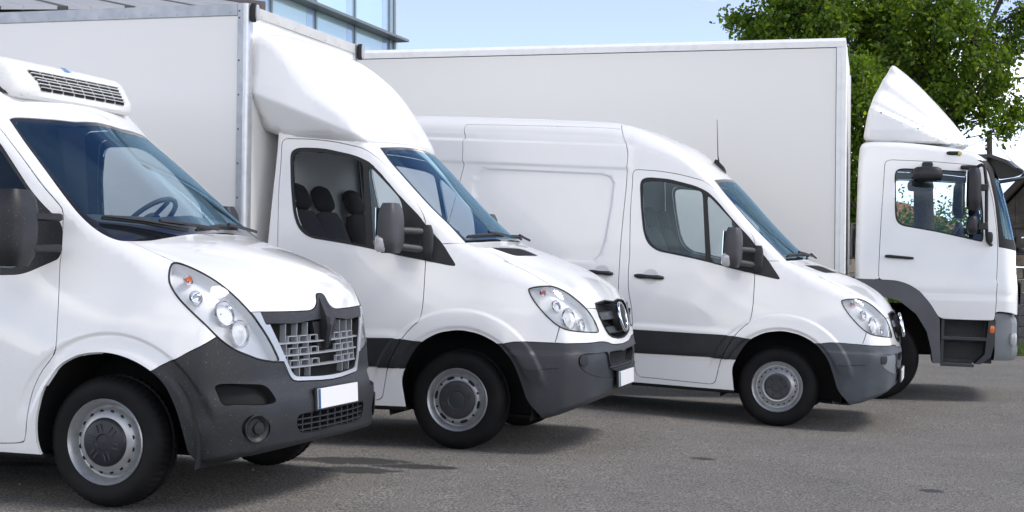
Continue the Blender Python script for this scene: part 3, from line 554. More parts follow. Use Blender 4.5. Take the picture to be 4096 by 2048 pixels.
def spr_feats(high):
    f = {k: v for k, v in FE['spr'].items() if high or not k.startswith('slide')}
    f = dict(f); b = SPRH if high else SPRL
    for i, r in enumerate((.500, .516, .532, .620, .6385, .657)): f['crease_arc%d' % i] = arc_on(b, .03, .36, r, 22, 168)
    for i, z in enumerate((.690, .706, .722)): f['crease_bump%d' % i] = [(x, -float(b.w(np.array([x]), np.array([z]))[0]), z) for x in np.linspace(.40, .80, 12)]
    if high:
        for i, d in enumerate((-.013, 0, .013)):
            q = offset_poly(RECESS, d); q = np.vstack([q, q[:1]]); f['crease_recess%d' % i] = [(x, -float(b.w(np.array([x]), np.array([z]))[0]), z) for x, z in q]
        for i, z in enumerate((2.212, 2.235, 2.258, 2.433, 2.4525, 2.472)): f['crease_line%d' % i] = [(x, -float(b.w(np.array([x]), np.array([z]))[0]), z) for x in np.linspace(-1.49, -4.5, 12)]
    if not high:
        f['striptop'] = f['striptop'][:2] + [(-2.4, -.99, .775)]; f['stripbot'] = f['stripbot'][:2] + [(-2.4, -.99, .567)]
        zz = np.linspace(.3, 2.28, 30); x = np.full(30, -1.47); yy = -b.w(x, zz)
        f['cabcut'] = [(-1.47, 0, .26), (-1.47, -.5, .26), (-1.47, -.93, .265)] + [(-1.47, float(a), float(c)) for a, c in zip(yy, zz)] + [(-1.47, -.6, 2.36), (-1.47, 0, 2.38)]
    return f
def offset_poly(poly, d):
    P = np.array(poly); e = np.roll(P, -1, 0) - P; n = np.stack([e[:, 1], -e[:, 0]], 1); n /= np.linalg.norm(n, axis=1, keepdims=True); v = n + np.roll(n, 1, 0); v /= (v * n).sum(1, keepdims=True)
    return P + d * v
def arc_on(b, cx, cz, r, a0, a1): return [(cx + r * math.cos(a), -float(b.w(np.array([cx + r * math.cos(a)]), np.array([cz + r * math.sin(a)]))[0]), cz + r * math.sin(a)) for a in np.radians(np.arange(a0, a1, 2.5))]
SPRH, SPRL = sprinter_body(True), sprinter_body(False)
def build_spr(root, high, glassm):
    body = SPRH if high else SPRL; seeds = dict(SPR_SEEDS); roofz = 2.6 if high else 2.37
    seeds['cab_shell'] = [(-1.1, -.1, roofz), (-1.42, -.95, 1.1), (-1.42, -.97, .45)] + ([] if high else [])
    if high:
        seeds.update({'sliding_door': [(-2.3, -.97, 1.1), (-2.3, -.97, .45)], 'side_strip': [(-2.3, -1, .68), (-3.6, -1, .68), (-1.42, -1, .68)], 'cargo_shell': [(-2.3, -.3, 2.69), (-3.9, -.97, 1.1), (-3.9, -.97, .45)]})
    else: seeds.update({'side_strip': [(-1.42, -1, .68)], 'void2': [(-2.0, -.3, 2.38), (-2.2, -.98, 1.2), (-2.2, -.98, .68), (-2.0, -.97, .45), (-2, -.97, .28), (-2, -.3, .26)]})
    P = cut_panels(body, spr_feats(high), seeds, h=.04, sharp=('cabcut', 'sill', 'fendercut'), default='cab_shell')
    def po(lab, m, par=root, nm=None, **kw): return panel_obj(nm or lab, P[lab], m, par, **kw) if lab in P else []
    po('cab_shell', WHITE, inner=INTER); hood = po('hood', WHITE)[0]; po('hood_vent', DARK, hood, off=-.004)
    po('fender', WHITE); doors = po('door', WHITE, inner=INTER); po('windshield', glassm, nm='windscreen', gap=0, off=-.004, skirt=.004); po('windshield_border', FRIT, nm='windscreen_border', gap=.001, off=-.003)
    for lab, m in (('door_strip', BLACKP), ('window_frame', SEAL), ('window', GLASS if high else OPENGLASS), ('quarter_window', GLASS)):
        out = panel_obj(lab, P[lab], m, root, gap=0 if 'win' in lab else .003, off={'door_strip': .008, 'window_frame': .002, 'window': -.008, 'quarter_window': -.008}[lab], skirt=.012)
        for o, d in zip(out, doors): o.parent = d
    po('fender_strip', BLACKP, off=.008); po('side_strip', BLACKP, off=.008); po('sill', WHITE); po('underbody', DARK)
    if high: po('sliding_door', WHITE); po('cargo_shell', WHITE)
    fp = po('front_panel', WHITE, nm='nose_panel')[0]; bm = GREYP if not high else FADEDP
    bump_ = po('bumper', bm)[0]; po('bumper_intake', DARK, bump_, off=-.05, skirt=-.05, gap=0); po('fog_cover', BLACKP, bump_, off=.004); po('bumper_scoop', LIGHTGREYP if high else GREYP, bump_, off=-.012, skirt=-.015, gap=-.002)
    po('grille', DARK, fp, nm='grille_backing', off=-.06, skirt=-.06, gap=0)
    return P
s1 = empty('box_van', pose(*POSE['s1']), 'white box van with a smooth wind deflector over its cab, between the two other vans', 'van')
s2 = empty('panel_van', pose(*POSE['s2']), 'white high roof panel van with recessed side panel, parked beside the lorry', 'van')
P1 = build_spr(s1, False, WSGLASS); P2 = build_spr(s2, True, WSGLASS)
# ------------------------------------------------------------------ refrigerated van
REN = fridge_van_body()
REN_SEEDS = {'windshield': [(-.35, -.2, 1.8)], 'windshield_border': [(-.70, -.02, 2.073), (.09, -.1, 1.47)], 'hood': [(.4, -.2, 1.35)], 'fender': [(.1, -.95, 1.15)], 'door': [(-.7, -1, 1.05)],
 'window_frame': [(-.36, -.96, 1.35)], 'window': [(-.9, -.95, 1.5)], 'headlight': [(.55, -.85, 1.1)], 'grille_bar': [(.79, -.3, 1.01)], 'grille_frame': [(.83, -.1, .652), tuple((np.array(FE['ren']['grille'][2]) * .8 + np.array(FE['ren']['hl'][5]) * .2)), tuple((np.array(FE['ren']['grille'][3]) * .6 + np.array(FE['ren']['hl'][6]) * .4))], 'grille': [(.81, -.2, .8)],
 'bumper': [(.6, -.95, .6), (.467, -.987, .54), (.87, -.1, .56)], 'bumper_intake': [(.87, -.1, .43)], 'bumper_scoop': [(.718, -.787, .608)], 'fog_cover': [(.78, -.70, .43)], 'void': [(.05, -.98, .5)], 'underbody': [(-.8, -.3, .24)], 'cab_shell': [(-1.5, -.1, 2.46)]}
ren = empty('refrigerated_van', pose(*POSE['ren']), 'white refrigerated van with a cooling unit on its roof and dark grey bumper', 'van')
def build_ren(root):
    for i, r in enumerate((.47, .485, .50, .555, .5675, .58)): FE['ren']['crease_arc%d' % i] = arc_on(REN, .06, .345, r, 30, 178)
    P = cut_panels(REN, FE['ren'], REN_SEEDS, h=.035, sharp=('sill', 'hltip'), default='cab_shell')
    def po(lab, m, par=root, nm=None, **kw): return panel_obj(nm or lab, P[lab], m, par, **kw) if lab in P else []
    po('cab_shell', WHITE, inner=INTER); po('hood', WHITE); po('fender', WHITE); doors = po('door', WHITE, inner=INTER)
    po('windshield', WSGLASS, nm='windscreen', gap=0, off=-.004, skirt=.004); po('windshield_border', FRIT, nm='windscreen_border', gap=.001, off=-.003)
    for lab, m, off in (('window_frame', BLACKP, .002), ('window', GLASS, -.008)):
        for o, d in zip(panel_obj(lab, P[lab], m, root, gap=0, off=off, skirt=.012), doors): o.parent = d
    b = po('bumper', BLACKP)[0]; po('underbody', DARK); po('bumper_intake', DARK, b, off=-.05, skirt=-.05, gap=0); po('bumper_scoop', DARK, b, off=-.05, skirt=-.05, gap=0); po('fog_cover', BLACKP, b, off=-.012, skirt=-.012, gap=0)
    gb = po('grille_bar', BLACKP, off=.004, nm='grille_surround')[0]; po('grille_frame', SILVERP, off=.006); po('grille', DARK, gb, nm='grille_backing', off=-.06, skirt=-.06, gap=0)
    return P
PR = build_ren(ren)
# ------------------------------------------------------------------ parts shared by the vehicles
T_ = Matrix.Translation
def on_surf(body, pts, off=0.):
    p = np.atleast_2d(np.array(pts, float)); s = np.where(p[:, 1:2] > 0, -1., 1.); q = p.copy(); q[:, 1] = -np.abs(q[:, 1])
    d = q - body.C; d /= np.linalg.norm(d, axis=1, keepdims=True); r = body.cast(body.C, d, .02, 7.5, 300)[0]; r = r + body.normal(r) * off; r[:, 1:2] *= s
    return [tuple(map(float, x)) for x in r]
def front_x(body, y, z):
    if not hasattr(body, 'fx'):
        ys, zs = np.linspace(0, .9, 46), np.linspace(.3, 1.2, 61); Y, Zq = np.meshgrid(ys, zs, indexing='ij'); o = np.stack([np.full(Y.size, 1.6), -Y.ravel(), Zq.ravel()], 1)
        body.fx = body.cast(o, np.tile([[-1., 0, 0]], (len(o), 1)), 0, 1.6, 320)[0][:, 0].reshape(Y.shape)
    u = min(44.999, abs(y) / .02); v = min(59.999, max(0, (z - .3) / .015)); i, j = int(u), int(v); a, b = u - i, v - j; g = body.fx
    return float((g[i, j] * (1 - a) + g[i + 1, j] * a) * (1 - b) + (g[i, j + 1] * (1 - a) + g[i + 1, j + 1] * a) * b)
def side_y(body, x, z): return float(body.w(np.array([x]), np.array([z]))[0])
TYRE_CACHE = {}
def tyre_geo(r, wd, tread):
    n = 165; rb = .222 if r < .4 else .262; rings = []
    prof = [(rb - .004, .030), (rb + .006, .012), (rb + .030, .004), (rb + .55 * (r - rb), 0), (r - .035, .008), (r - .014, .026, 1), (r - .004, .050, 2), (r, .078, 3)]
    g = .012
    prof += [(r, wd * .5 - .022, 3), (r - g, wd * .5 - .018), (r - g, wd * .5 + .018), (r, wd * .5 + .022, 3)]
    prof += [(p[0], wd - p[1]) + tuple(p[2:]) for p in reversed(prof[:8])]
    for p in prof:
        row = []
        for k in range(n):
            rad = p[0]
            if len(p) > 2 and tread and k % 3 == 0: rad -= (.0, .005, .007, .006)[p[2]]
            a = 2 * math.pi * k / n; row.append((rad * math.cos(a), p[1], rad * math.sin(a)))
        rings.append(row)
    return loft(rings)
def wheel(root, x, y, z, r, wd, style, label=None):
    """wheel with its outer face at y (negative = right side)"""
    w = bpy.data.objects.new('wheel', None); COL.objects.link(w); w.parent = root; w.empty_display_size = .1
    w.matrix_local = T_((x, y, z)) @ (Matrix.Rotation(math.pi, 4, 'Z') if y > 0 else Matrix.Identity(4)) @ Matrix.Rotation(R_(11 + 40 * (y > 0)), 4, 'Y')
    key = (r, wd, style)
    if key in TYRE_CACHE:
        for nm, me in TYRE_CACHE[key]:
            link(bpy.data.objects.new(nm, me), w)
        return w
    parts = []
    parts.append(mesh_obj('tyre', tyre_geo(r, wd, style == 'ren'), RUBBER, w, 40))
    R0 = .222 if r < .4 else .262; k = R0 / .222
    if style == 'spr6': prof = [(.222, .026), (.226, .010), (.221, .004), (.214, .010), (.205, .020), (.198, .040), (.190, .052), (.180, .056), (.172, .046), (.166, .030), (.158, .022), (.142, .018), (.128, .020), (.05, .026), (.001, .026)]
    elif style == 'spr': prof = [(.222, .026), (.226, .010), (.221, .004), (.214, .010), (.204, .022), (.196, .040), (.188, .050), (.180, .050), (.170, .040), (.148, .022), (.136, .012), (.128, .008), (.118, .010), (.108, .020), (.05, .024), (.001, .024)]
    else: prof = [(.222, .026), (.226, .010), (.221, .004), (.214, .012), (.205, .026), (.198, .048), (.190, .062), (.182, .066), (.176, .056), (.168, .040), (.158, .030), (.140, .020), (.128, .016), (.118, .020), (.05, .03), (.001, .03)]
    parts.append(mesh_obj('rim', lathe([(a * k, b) for a, b in prof], 72), STEEL, w, 30))
    def hole(rad, ang, ra, rt, dep, m=DARK, nm='vent_hole', proud=.0015):
        n = 14; ca, sa = math.cos(ang), math.sin(ang); rows = []
        P = []
        for j in range(n):
            t = 2 * math.pi * j / n; u, v = ra * math.cos(t), rt * math.sin(t)
            if rt > ra * 1.6:                                   # slot bent round the wheel
                v2 = (rt - ra) * max(-1, min(1, math.sin(t) * 1.25)) ; v = v2 + ra * math.sin(t)
            aa = ang + v / rad; rr = rad + u; P.append((rr * math.cos(aa), dep - proud, rr * math.sin(aa)))
        return P, [tuple(reversed(range(n)))]
    hs = []
    if style == 'spr6':
        for i in range(6):
            hs.append((hole(.160 * k, 2 * math.pi * i / 6, .011, .030, .0205), 'vent_slot')); hs.append((hole(.160 * k, 2 * math.pi * (i + .5) / 6, .009, .009, .0205), 'vent_hole'))
        parts.append(mesh_obj('hub_cap', lathe([(.134, .022), (.136, .014), (.130, .006), (.120, .002), (.066, .0), (.060, .004), (.052, .002), (.001, .001)], 56), FADEDP if False else GREYP, w, 30))
        for i in range(6):
            a = 2 * math.pi * (i + .5) / 6; g = lathe([(.001, -.001), (.017, -.001), (.019, .004)], 12)
            parts.append(mesh_obj('wheel_bolt', xf(g, T_((.098 * math.cos(a), -.001, .098 * math.sin(a)))), mat('rusty_bolt', (.05, .035, .03), .7), w, 30))
    elif style == 'spr':
        for i in range(20): hs.append((hole(.159, 2 * math.pi * i / 20, .0085, .0095, .0305), 'vent_hole'))
        parts.append(mesh_obj('hub_cap', lathe([(.106, .02), (.107, .010), (.098, .004), (.050, .006), (.046, .001), (.034, .0), (.030, .004), (.001, .004)], 48), GREYP, w, 30))
        for i in range(6):
            a = 2 * math.pi * i / 6 + .3; parts.append(mesh_obj('cap_slit', xf(box(-.012, .012, -.002, .004, -.0035, .0035), T_((.076 * math.cos(a), .004, .076 * math.sin(a))) @ Matrix.Rotation(-a, 4, 'Y')), DARK, w))
    else:
        nh = 16 if style == 'ren' else 10
        for i in range(nh): hs.append((hole(.160 * k, 2 * math.pi * i / nh, .0105 * k, .012 * k, .031), 'vent_hole'))
        parts.append(mesh_obj('hub_cap', lathe([(.126 * k, .022), (.127 * k, .012), (.120 * k, .003), (.11 * k, -.002), (.045, -.006), (.040, .000), (.001, -.002)], 56), mat('hub_cap_dark', (.012, .013, .019), .42), w, 30))
        for i in range(6):
            a = 2 * math.pi * i / 6
            for da in (-.17, .17): parts.append(mesh_obj('cap_rib', xf(box(-.020, .020, -.009, .004, -.0035, .0035), T_((.078 * math.cos(a + da), 0, .078 * math.sin(a + da))) @ Matrix.Rotation(-a, 4, 'Y')), mat('hub_cap_rib', (.035, .038, .05), .4), w))
    for g, nm in hs: parts.append(mesh_obj(nm, g, DARK, w, None))
    TYRE_CACHE[key] = [(o.name.split('.')[0], o.data) for o in parts]
    return w
def wheel_well(root, cx, cz, R, y0, y1, half=True):
    for s in (-1, 1):
        rows = []
        for yy in (y0, y1):
            rows.append([(cx + R * math.cos(a), s * yy, cz + R * math.sin(a)) for a in np.linspace(R_(-14), R_(194), 26)])
        g = loft(rows, closed=False); n = 26; g[1].append(tuple(range(n, 2 * n)))
        mesh_obj('wheel_well', g, DARK, root, 40)
def plate(root, x, z0, z1, tilt=0.):
    M = T_((x, 0, (z0 + z1) / 2)) @ Matrix.Rotation(tilt, 4, 'Y'); h = (z1 - z0) / 2
    p = mesh_obj('number_plate', xf(box(-.004, .004, -.26, .26, -h, h, .002), M), PLATE, root); mesh_obj('blue_band', xf(box(.0042, .0055, -.26, -.233, -h + .001, h - .001), M), PLATEB, p)
    mesh_obj('plate_holder', xf(box(-.02, -.0045, -.27, .27, -h - .01, h + .008, .003), M), BLACKP, root)
def lamp_unit(root, P, lab, body, lamps, orange=None):
    """headlight: clear lens, bright housing behind it, round reflectors"""
    lens = panel_obj('headlight', P[lab], LENS, root, gap=.004, skirt=.006)
    house = panel_obj('lamp_housing', P[lab], LAMPIN, root, gap=.001, off=-.06, skirt=-.06)
    rim = panel_obj('lamp_seal', P[lab], SEAL, root, gap=.001, off=-.03, skirt=.03)
    for o in rim: bpy.data.objects.remove(o)
    ol = soften(np.array(FE['ren' if body is REN else 'spr']['hl'])[:-1], True); ol = np.array(on_surf(body, ol, -.002)); ol = np.vstack([ol, ol[:2]])
    for sg, L in zip((1, -1), lens): mesh_obj('lamp_seal', tube([(p[0], sg * p[1], p[2]) for p in ol], .0055, 6, False), SEAL, L, 60)
    for s, L, H in zip((-1, 1), lens, house):
        H.parent = L
        for (c, r, kind) in lamps:
            c = np.array(c); n = body.normal(c[None])[0]; ax = Vector((.75, 0, .12)) + .55 * Vector(n); ax.normalize(); c = Vector(c - n * (.022 + .25 * r))
            if s > 0: c.y *= -1; ax.y *= -1
            M = T_(c) @ ax.to_track_quat('Y', 'Z').to_matrix().to_4x4()
            g = lathe([(r * 1.08, -.004), (r * 1.06, .006), (r * .98, .006), (r * .93, -.1 * r), (r * .75, -.45 * r), (r * .45, -.75 * r), (r * .2, -.85 * r), (.001, -.86 * r)], 28)
            mesh_obj('reflector', xf(g, M), REFLECT, L, 50)
            b = lathe([(.001, -.25 * r), (r * .09, -.3 * r), (r * .13, -.45 * r), (r * .13, -.8 * r)], 16) if kind != 'o' else lathe([(.001, .10 * r), (r * .3, .05 * r), (r * .45, -.2 * r), (r * .45, -.8 * r)], 16); mesh_obj('bulb', xf(b, M), ORANGE if kind == 'o' else CHROME, L, 50)
            if kind == 'p':
                b = lathe([(.001, .02 * r), (r * .5, -.04 * r), (r * .80, -.2 * r)], 24); mesh_obj('lamp_glass', xf(b, M), LENS, L, 50)
def seat(root, x, y, z, w=.46, grey=False, h=.62, lean=.34):
    """x: front of the backrest at the cushion; z: cushion height"""
    def cush(L, wd, th, n=5):
        rows = []
        for i, t in enumerate(np.linspace(0, 1, 9)):
            k = 1 - .25 * (2 * t - 1) ** 6; rows.append([(px * wd * k, L * t, pz * (th * (.8 + .2 * math.sin(math.pi * t)))) for px, pz in rrect(1, 1, .28, 3)])
        return loft(rows, True, True)
    M = T_((x, y, z)) @ Matrix.Rotation(R_(90), 4, 'Z')
    s = mesh_obj('seat', xf(cush(.50, w, .13), M @ T_((0, -.46, 0))), SEATM, root, 50)
    Mb = M @ T_((0, .03, .02)) @ Matrix.Rotation(R_(90) - lean, 4, 'X')
    mesh_obj('backrest', xf(cush(h, w, .11), Mb), SEATM2 if grey else SEATM, s, 50)
    Mh = Mb @ T_((0, h + .115, .02))
    rows = []
    for t in np.linspace(-1, 1, 9):
        k = math.sqrt(max(.02, 1 - .8 * abs(t) ** 4)); rows.append([(px * .29 * k, t * .105, pz * .11 * k) for px, pz in rrect(1, 1, .42, 4)])
    mesh_obj('headrest', xf(loft(rows, True, True), Mh), SEATM, s, 60)
    for d in (-.055, .055): mesh_obj('headrest_post', xf(tube([(d, -.17, 0), (d, -.07, 0)], .008, 6), Mh), CHROME, s)
    return s
def steering(root, x, y, z, r=.19, tilt=62):
    M = T_((x, y, z)) @ Matrix.Rotation(R_(tilt - 90), 4, 'Y')
    pts = [(r * math.cos(a), r * math.sin(a), 0) for a in np.linspace(0, 2 * math.pi, 33)[:-1]]
    rows = []
    for a in np.linspace(0, 2 * math.pi, 41):
        rows.append([((r + .016 * math.cos(b)) * math.cos(a), (r + .016 * math.cos(b)) * math.sin(a), .016 * math.sin(b)) for b in np.linspace(0, 2 * math.pi, 9)[:-1]])
    s = mesh_obj('steering_wheel', xf(loft(rows), M), INTER, root, 60)
    mesh_obj('steering_hub', xf(join(lathe([(.001, .02), (.06, .015), (.075, -.02), (.001, -.03)], 20, 'z'), box(-.18, .18, -.02, .02, -.012, .0), box(-.018, .018, -.18, .0, -.012, .0)), M), INTER, s, 40)
    mesh_obj('steering_column', tube([tuple(M @ Vector((0, 0, -.02))), tuple(M @ Vector((0, 0, -.28)))], .035, 10), INTER, s)
def dashboard(root, body, pts, half, m=INTER):
    """pts: (x, z) section from the windscreen base back to the footwell"""
    rows = []
    for yy in np.linspace(-half, half, 21):
        t = abs(yy) / half; rows.append([(x - .20 * yy * yy, yy, z + (.025 * math.exp(-((yy - .45) / .2) ** 2) if 0 < i < len(pts) - 2 else 0)) for i, (x, z) in enumerate(pts)])
    mesh_obj('dashboard', loft(rows, closed=False), m, root, 50)
def round_housing(cx, cy, cz, dx, dy, dz, r=.35, taper=.0, n=9):
    """soft rounded box used for mirror shells"""
    rows = []
    for t in np.linspace(-1, 1, n):
        k = (1 - abs(t) ** 4 * .35); k2 = k * (1 + taper * t)
        rows.append([(cx + px * dx * k2, cy + py * dy * k2, cz + t * dz / 2) for px, py in rrect(1, 1, r, 4)])
    return loft(rows, True, True)
def van_mirror(root, s, x, y, z, dims, arms, m, ind=True, taper=-.05):
    g = round_housing(x, s * y, z, *dims, .30, taper); o = mesh_obj('door_mirror', g, m, root, 50)
    for a in arms: mesh_obj('mirror_arm', tube([(p[0], s * p[1], p[2]) for p in a], [.028, .026, .026][:len(a)], 10), m, o, 50)
    mesh_obj('mirror_glass', box(x - dims[0] / 2 - .004, x - dims[0] / 2 + .002, s * y - dims[1] * .40, s * y + dims[1] * .40, z - dims[2] * .42, z + dims[2] * .40), CHROME, o)
    if ind:
        g = round_housing(x - .040, s * (y + dims[1] * .30), z - dims[2] * .31, .082, .10, .12, .3, .05); l = mesh_obj('mirror_indicator', g, mat('indicator_lens', (.50, .50, .50), .10, coat=1, spec=.8), o, 50)
        mesh_obj('indicator_bulb', box(x - .086, x - .078, s * (y + dims[1] * .30) - .02, s * (y + dims[1] * .30) + .02, z - dims[2] * .30, z - dims[2] * .24), ORANGE, o)
def handle(root, body, x0, x1, z, s, off=.03):
    pts = []
    for t in np.linspace(0, 1, 9):
        x = x0 + (x1 - x0) * t; pts.append((x, s * (side_y(body, x, z) + (.012 + off * math.sin(math.pi * t) ** .5)), z - .004 * t))
    g = tube(pts, [.014, .021, .021, .019, .018, .018, .020, .021, .014], 10); o = mesh_obj('door_handle', g, BLACKP, root, 60)
    xm = (x0 + x1) / 2 + .01; dish = []
    for rr, dd in ((.070, .0012), (.064, .001), (.05, -.004), (.03, -.008), (.001, -.010)):
        dish.append([(xm + rr * math.cos(a), s * (side_y(body, xm + rr * math.cos(a), z + rr * math.sin(a)) + .0025 + dd * .18), z + rr * math.sin(a)) for a in np.linspace(0, 2 * math.pi, 25)[:-1]])
    g = loft(dish); mesh_obj('handle_recess', (g[0], g[1] if s < 0 else [tuple(reversed(f)) for f in g[1]]), mat('handle_recess_shade', (.70, .71, .72), .45), o, 60)  # duller than the paint: the shade of the recess is in the colour
def wiper(root, body, blade, arm):
    b = on_surf(body, blade, .020); P = [Vector(p) for p in b]
    fine = [tuple(P[0].lerp(P[1], t)) if len(P) == 2 else None for t in ()]
    o = mesh_obj('wiper', tube(b, .009, 6), SEAL, root); mesh_obj('wiper_spine', tube(on_surf(body, blade, .036), [.005] + [.010] * (len(b) - 2) + [.005], 6), BLACKP, o)
    mesh_obj('wiper_arm', tube(on_surf(body, arm, .046), .010, 6), BLACKP, o)
# ------------------------------------------------------------------ details of the two sprinter-type vans
SPR_LAMPS = [((.612, -.899, 1.137), .024, 'o'), ((.715, -.895, 1.045), .040, 'c'), ((.815, -.86, .955), .072, 'p'), ((.890, -.76, .905), .045, 'c')]
def spr_details(root, P, high):
    b = SPRH if high else SPRL
    lamp_unit(root, P, 'headlight', b, SPR_LAMPS)
    style = 'spr' if high else 'spr6'
    for s in (-1, 1):
        wheel(root, 0, s * .925, .355, .355, .235, style); wheel(root, -3.665, s * .925, .355, .355, .235, style)
    wheel_well(root, .03, .36, .535, .955, .50); wheel_well(root, -3.665, .36, .50, .95, .50) if high else None
    plate(root, 1.036, .434, .545, -.03)
    # grille blades and ring emblem
    gf = mesh_obj('grille_edge', tube([(x + .004, y, z) for x, y, z in ([tuple(p) for p in FE['spr']['grille']] + [(p[0], -p[1], p[2]) for p in reversed(FE['spr']['grille'])])], .007, 6, False), SEAL, root, 60)
    gz = np.array([p[2] for p in FE['spr']['grille'][3:-2]]); gy = np.array([-p[1] for p in FE['spr']['grille'][3:-2]]); o_ = np.argsort(gz)
    ymax = lambda z: float(np.interp(z, gz[o_], gy[o_]))
    for z0, z1 in ((.925, .985), (.825, .875)):
        rows = []
        for yy in np.linspace(-1, 1, 17):
            row = []
            for zz, dx in ((z1, -.030), (z1 - .004, -.012), (z0 + .006, -.002), (z0, -.006), (z0, -.032)):
                y = yy * (ymax(zz) - .008); row.append((front_x(b, y, zz) + dx, y, zz))
            rows.append(row)
        mesh_obj('grille_blade', loft(rows, True, True), GREYP, root, 40)
    mesh_y = []
    for zz in np.arange(.79, 1.06, .012):
        ym = ymax(min(1.04, max(.80, zz))) - .01; mesh_y.append(tube([(front_x(b, y, zz) - .038, y, zz + .006 * math.sin(y * 260)) for y in np.linspace(-ym, ym, 41)], .0022, 3, False))
    mesh_obj('grille_mesh', join(*mesh_y), GREYP, root)
    Mr = T_((1.0, 0, .94)) @ Matrix.Rotation(R_(-14), 4, 'Y')
    rows = [[(.013 * math.sin(c), (.105 + .011 * math.cos(c)) * math.cos(a), (.105 + .011 * math.cos(c)) * math.sin(a)) for c in np.linspace(0, 2 * math.pi, 9)[:-1]] for a in np.linspace(0, 2 * math.pi, 45)]
    e = mesh_obj('emblem_ring', xf(loft(rows), Mr), CHROME, root, 60); mesh_obj('emblem_disc', xf(lathe([(.001, .008), (.09, .004), (.100, -.010), (.100, -.06)], 40, 'x'), Mr), SEAL, e, 60)
    bl = on_surf(b, [(p[0], p[1], p[2]) for p in FE['spr']['bumpline']], .0005)
    for sg in (1, -1): mesh_obj('bumper_groove', tube([(p[0], sg * p[1], p[2]) for p in [tuple(Vector(bl[0]).lerp(Vector(bl[-1]), t)) for t in np.linspace(.08, 1, 6)]] if False else [(q[0], sg * q[1], q[2]) for q in on_surf(b, [tuple(Vector(bl[0]).lerp(Vector(bl[-1]), t)) for t in np.linspace(.10, 1, 9)], .0)], .0035, 5), SEAL, root)
    # bumper shelf in the intake
    rows = [[(front_x(b, y, .585) - .05 + d, y, .585 + e_) for d, e_ in ((0, .0), (0, .012), (.052, .006), (.052, -.006), (0, -.006))] for y in np.linspace(-.40, .40, 15)]
    mesh_obj('bumper_step', loft(rows, True, True), GREYP if not high else FADEDP, root, 40)
    for s in (-1, 1):
        van_mirror(root, s, -.42, 1.175, 1.565, (.155, .235, .35), [[(-.26, .94, 1.545), (-.33, 1.02, 1.55), (-.40, 1.09, 1.55)], [(-.26, .94, 1.42), (-.33, 1.02, 1.43), (-.40, 1.09, 1.44)]], mat('mirror_plastic', (.055, .056, .06), .5, noise=[(120, 2, .68, .74, (.2, .19, .18), .5)]))
        mesh_obj('mirror_base', round_housing(-.235, s * .945, 1.475, .10, .05, .24, .35), BLACKP, root, 60)
        handle(root, b, -1.323, -1.06, 1.262, s)
        if high: handle(root, b, -1.757, -1.531, 1.272, s)
    base = np.array(FE['spr']['wsbase']); full = [(.03, -.74, 1.49), (.075, -.45, 1.51), (.12, -.15, 1.515)]
    wiper(root, b, [(-.005, -.74, 1.50), (.055, -.46, 1.515), (.105, -.16, 1.525)], [(.03, -.42, 1.515), (.10, -.25, 1.51), (.15, -.12, 1.49)])
    wiper(root, b, [(.12, .0, 1.52), (.085, .33, 1.515), (.02, .62, 1.505)], [(.10, .25, 1.515), (.14, .38, 1.50), (.155, .45, 1.48)])
    for yv, wd, g in ((-.60, .44, True), (-.14, .44, True), (.50, .48, False)): seat(root, -1.08, yv, 1.10, wd, g, .62, .40)
    steering(root, -.62, .48, 1.45, .19, 50)
    dashboard(root, b, [(.09, 1.47), (-.05, 1.50), (-.25, 1.505), (-.42, 1.47), (-.50, 1.38), (-.47, 1.15), (-.40, .80)], .80)
    bw = [(-.80, .5), (-.93, .75), (-.955, 1.1), (-.90, 1.5), (-.80, 1.95), (-.73, 2.2), (-.55, 2.32), (.55, 2.32), (.73, 2.2), (.80, 1.95), (.90, 1.5), (.955, 1.1), (.93, .75), (.80, .5)]
    mesh_obj('bulkhead', prism(bw, 'x', -1.475, -1.445), INTER if high else mat('bulkhead_white', (.78, .78, .77), .6), root)
    mesh_obj('cab_floor', join(box(-1.45, -.56, -.86, .86, .70, .74), box(-.56, .1, -.47, .47, .70, .74)), INTER, root)
spr_details(s1, P1, False); spr_details(s2, P2, True)
# antenna and small plates of the panel van
fin = [[(-.83, 0, 2.36), (-.80, -.022, 2.36), (-.72, -.028, 2.275), (-.70, 0, 2.262), (-.72, .028, 2.275), (-.80, .022, 2.36)], [(-.815, 0, 2.40), (-.79, -.012, 2.395), (-.725, -.016, 2.33), (-.705, 0, 2.30), (-.725, .016, 2.33), (-.79, .012, 2.395)]]
an = mesh_obj('antenna_base', loft(fin, True, True), SEAL, s2, 40); mesh_obj('antenna_rod', tube([(-.775, 0, 2.36), (-.79, 0, 2.44), (-.817, 0, 2.78)], [.009, .005, .0025], 6), SEAL, an)
mesh_obj('badge', box(-1.42, -1.37, -.990, -.985, .994, 1.022), SILVERP, s2); mesh_obj('data_plate', box(-1.398, -1.345, -.9935, -.988, .905, .967), SEAL, s2)
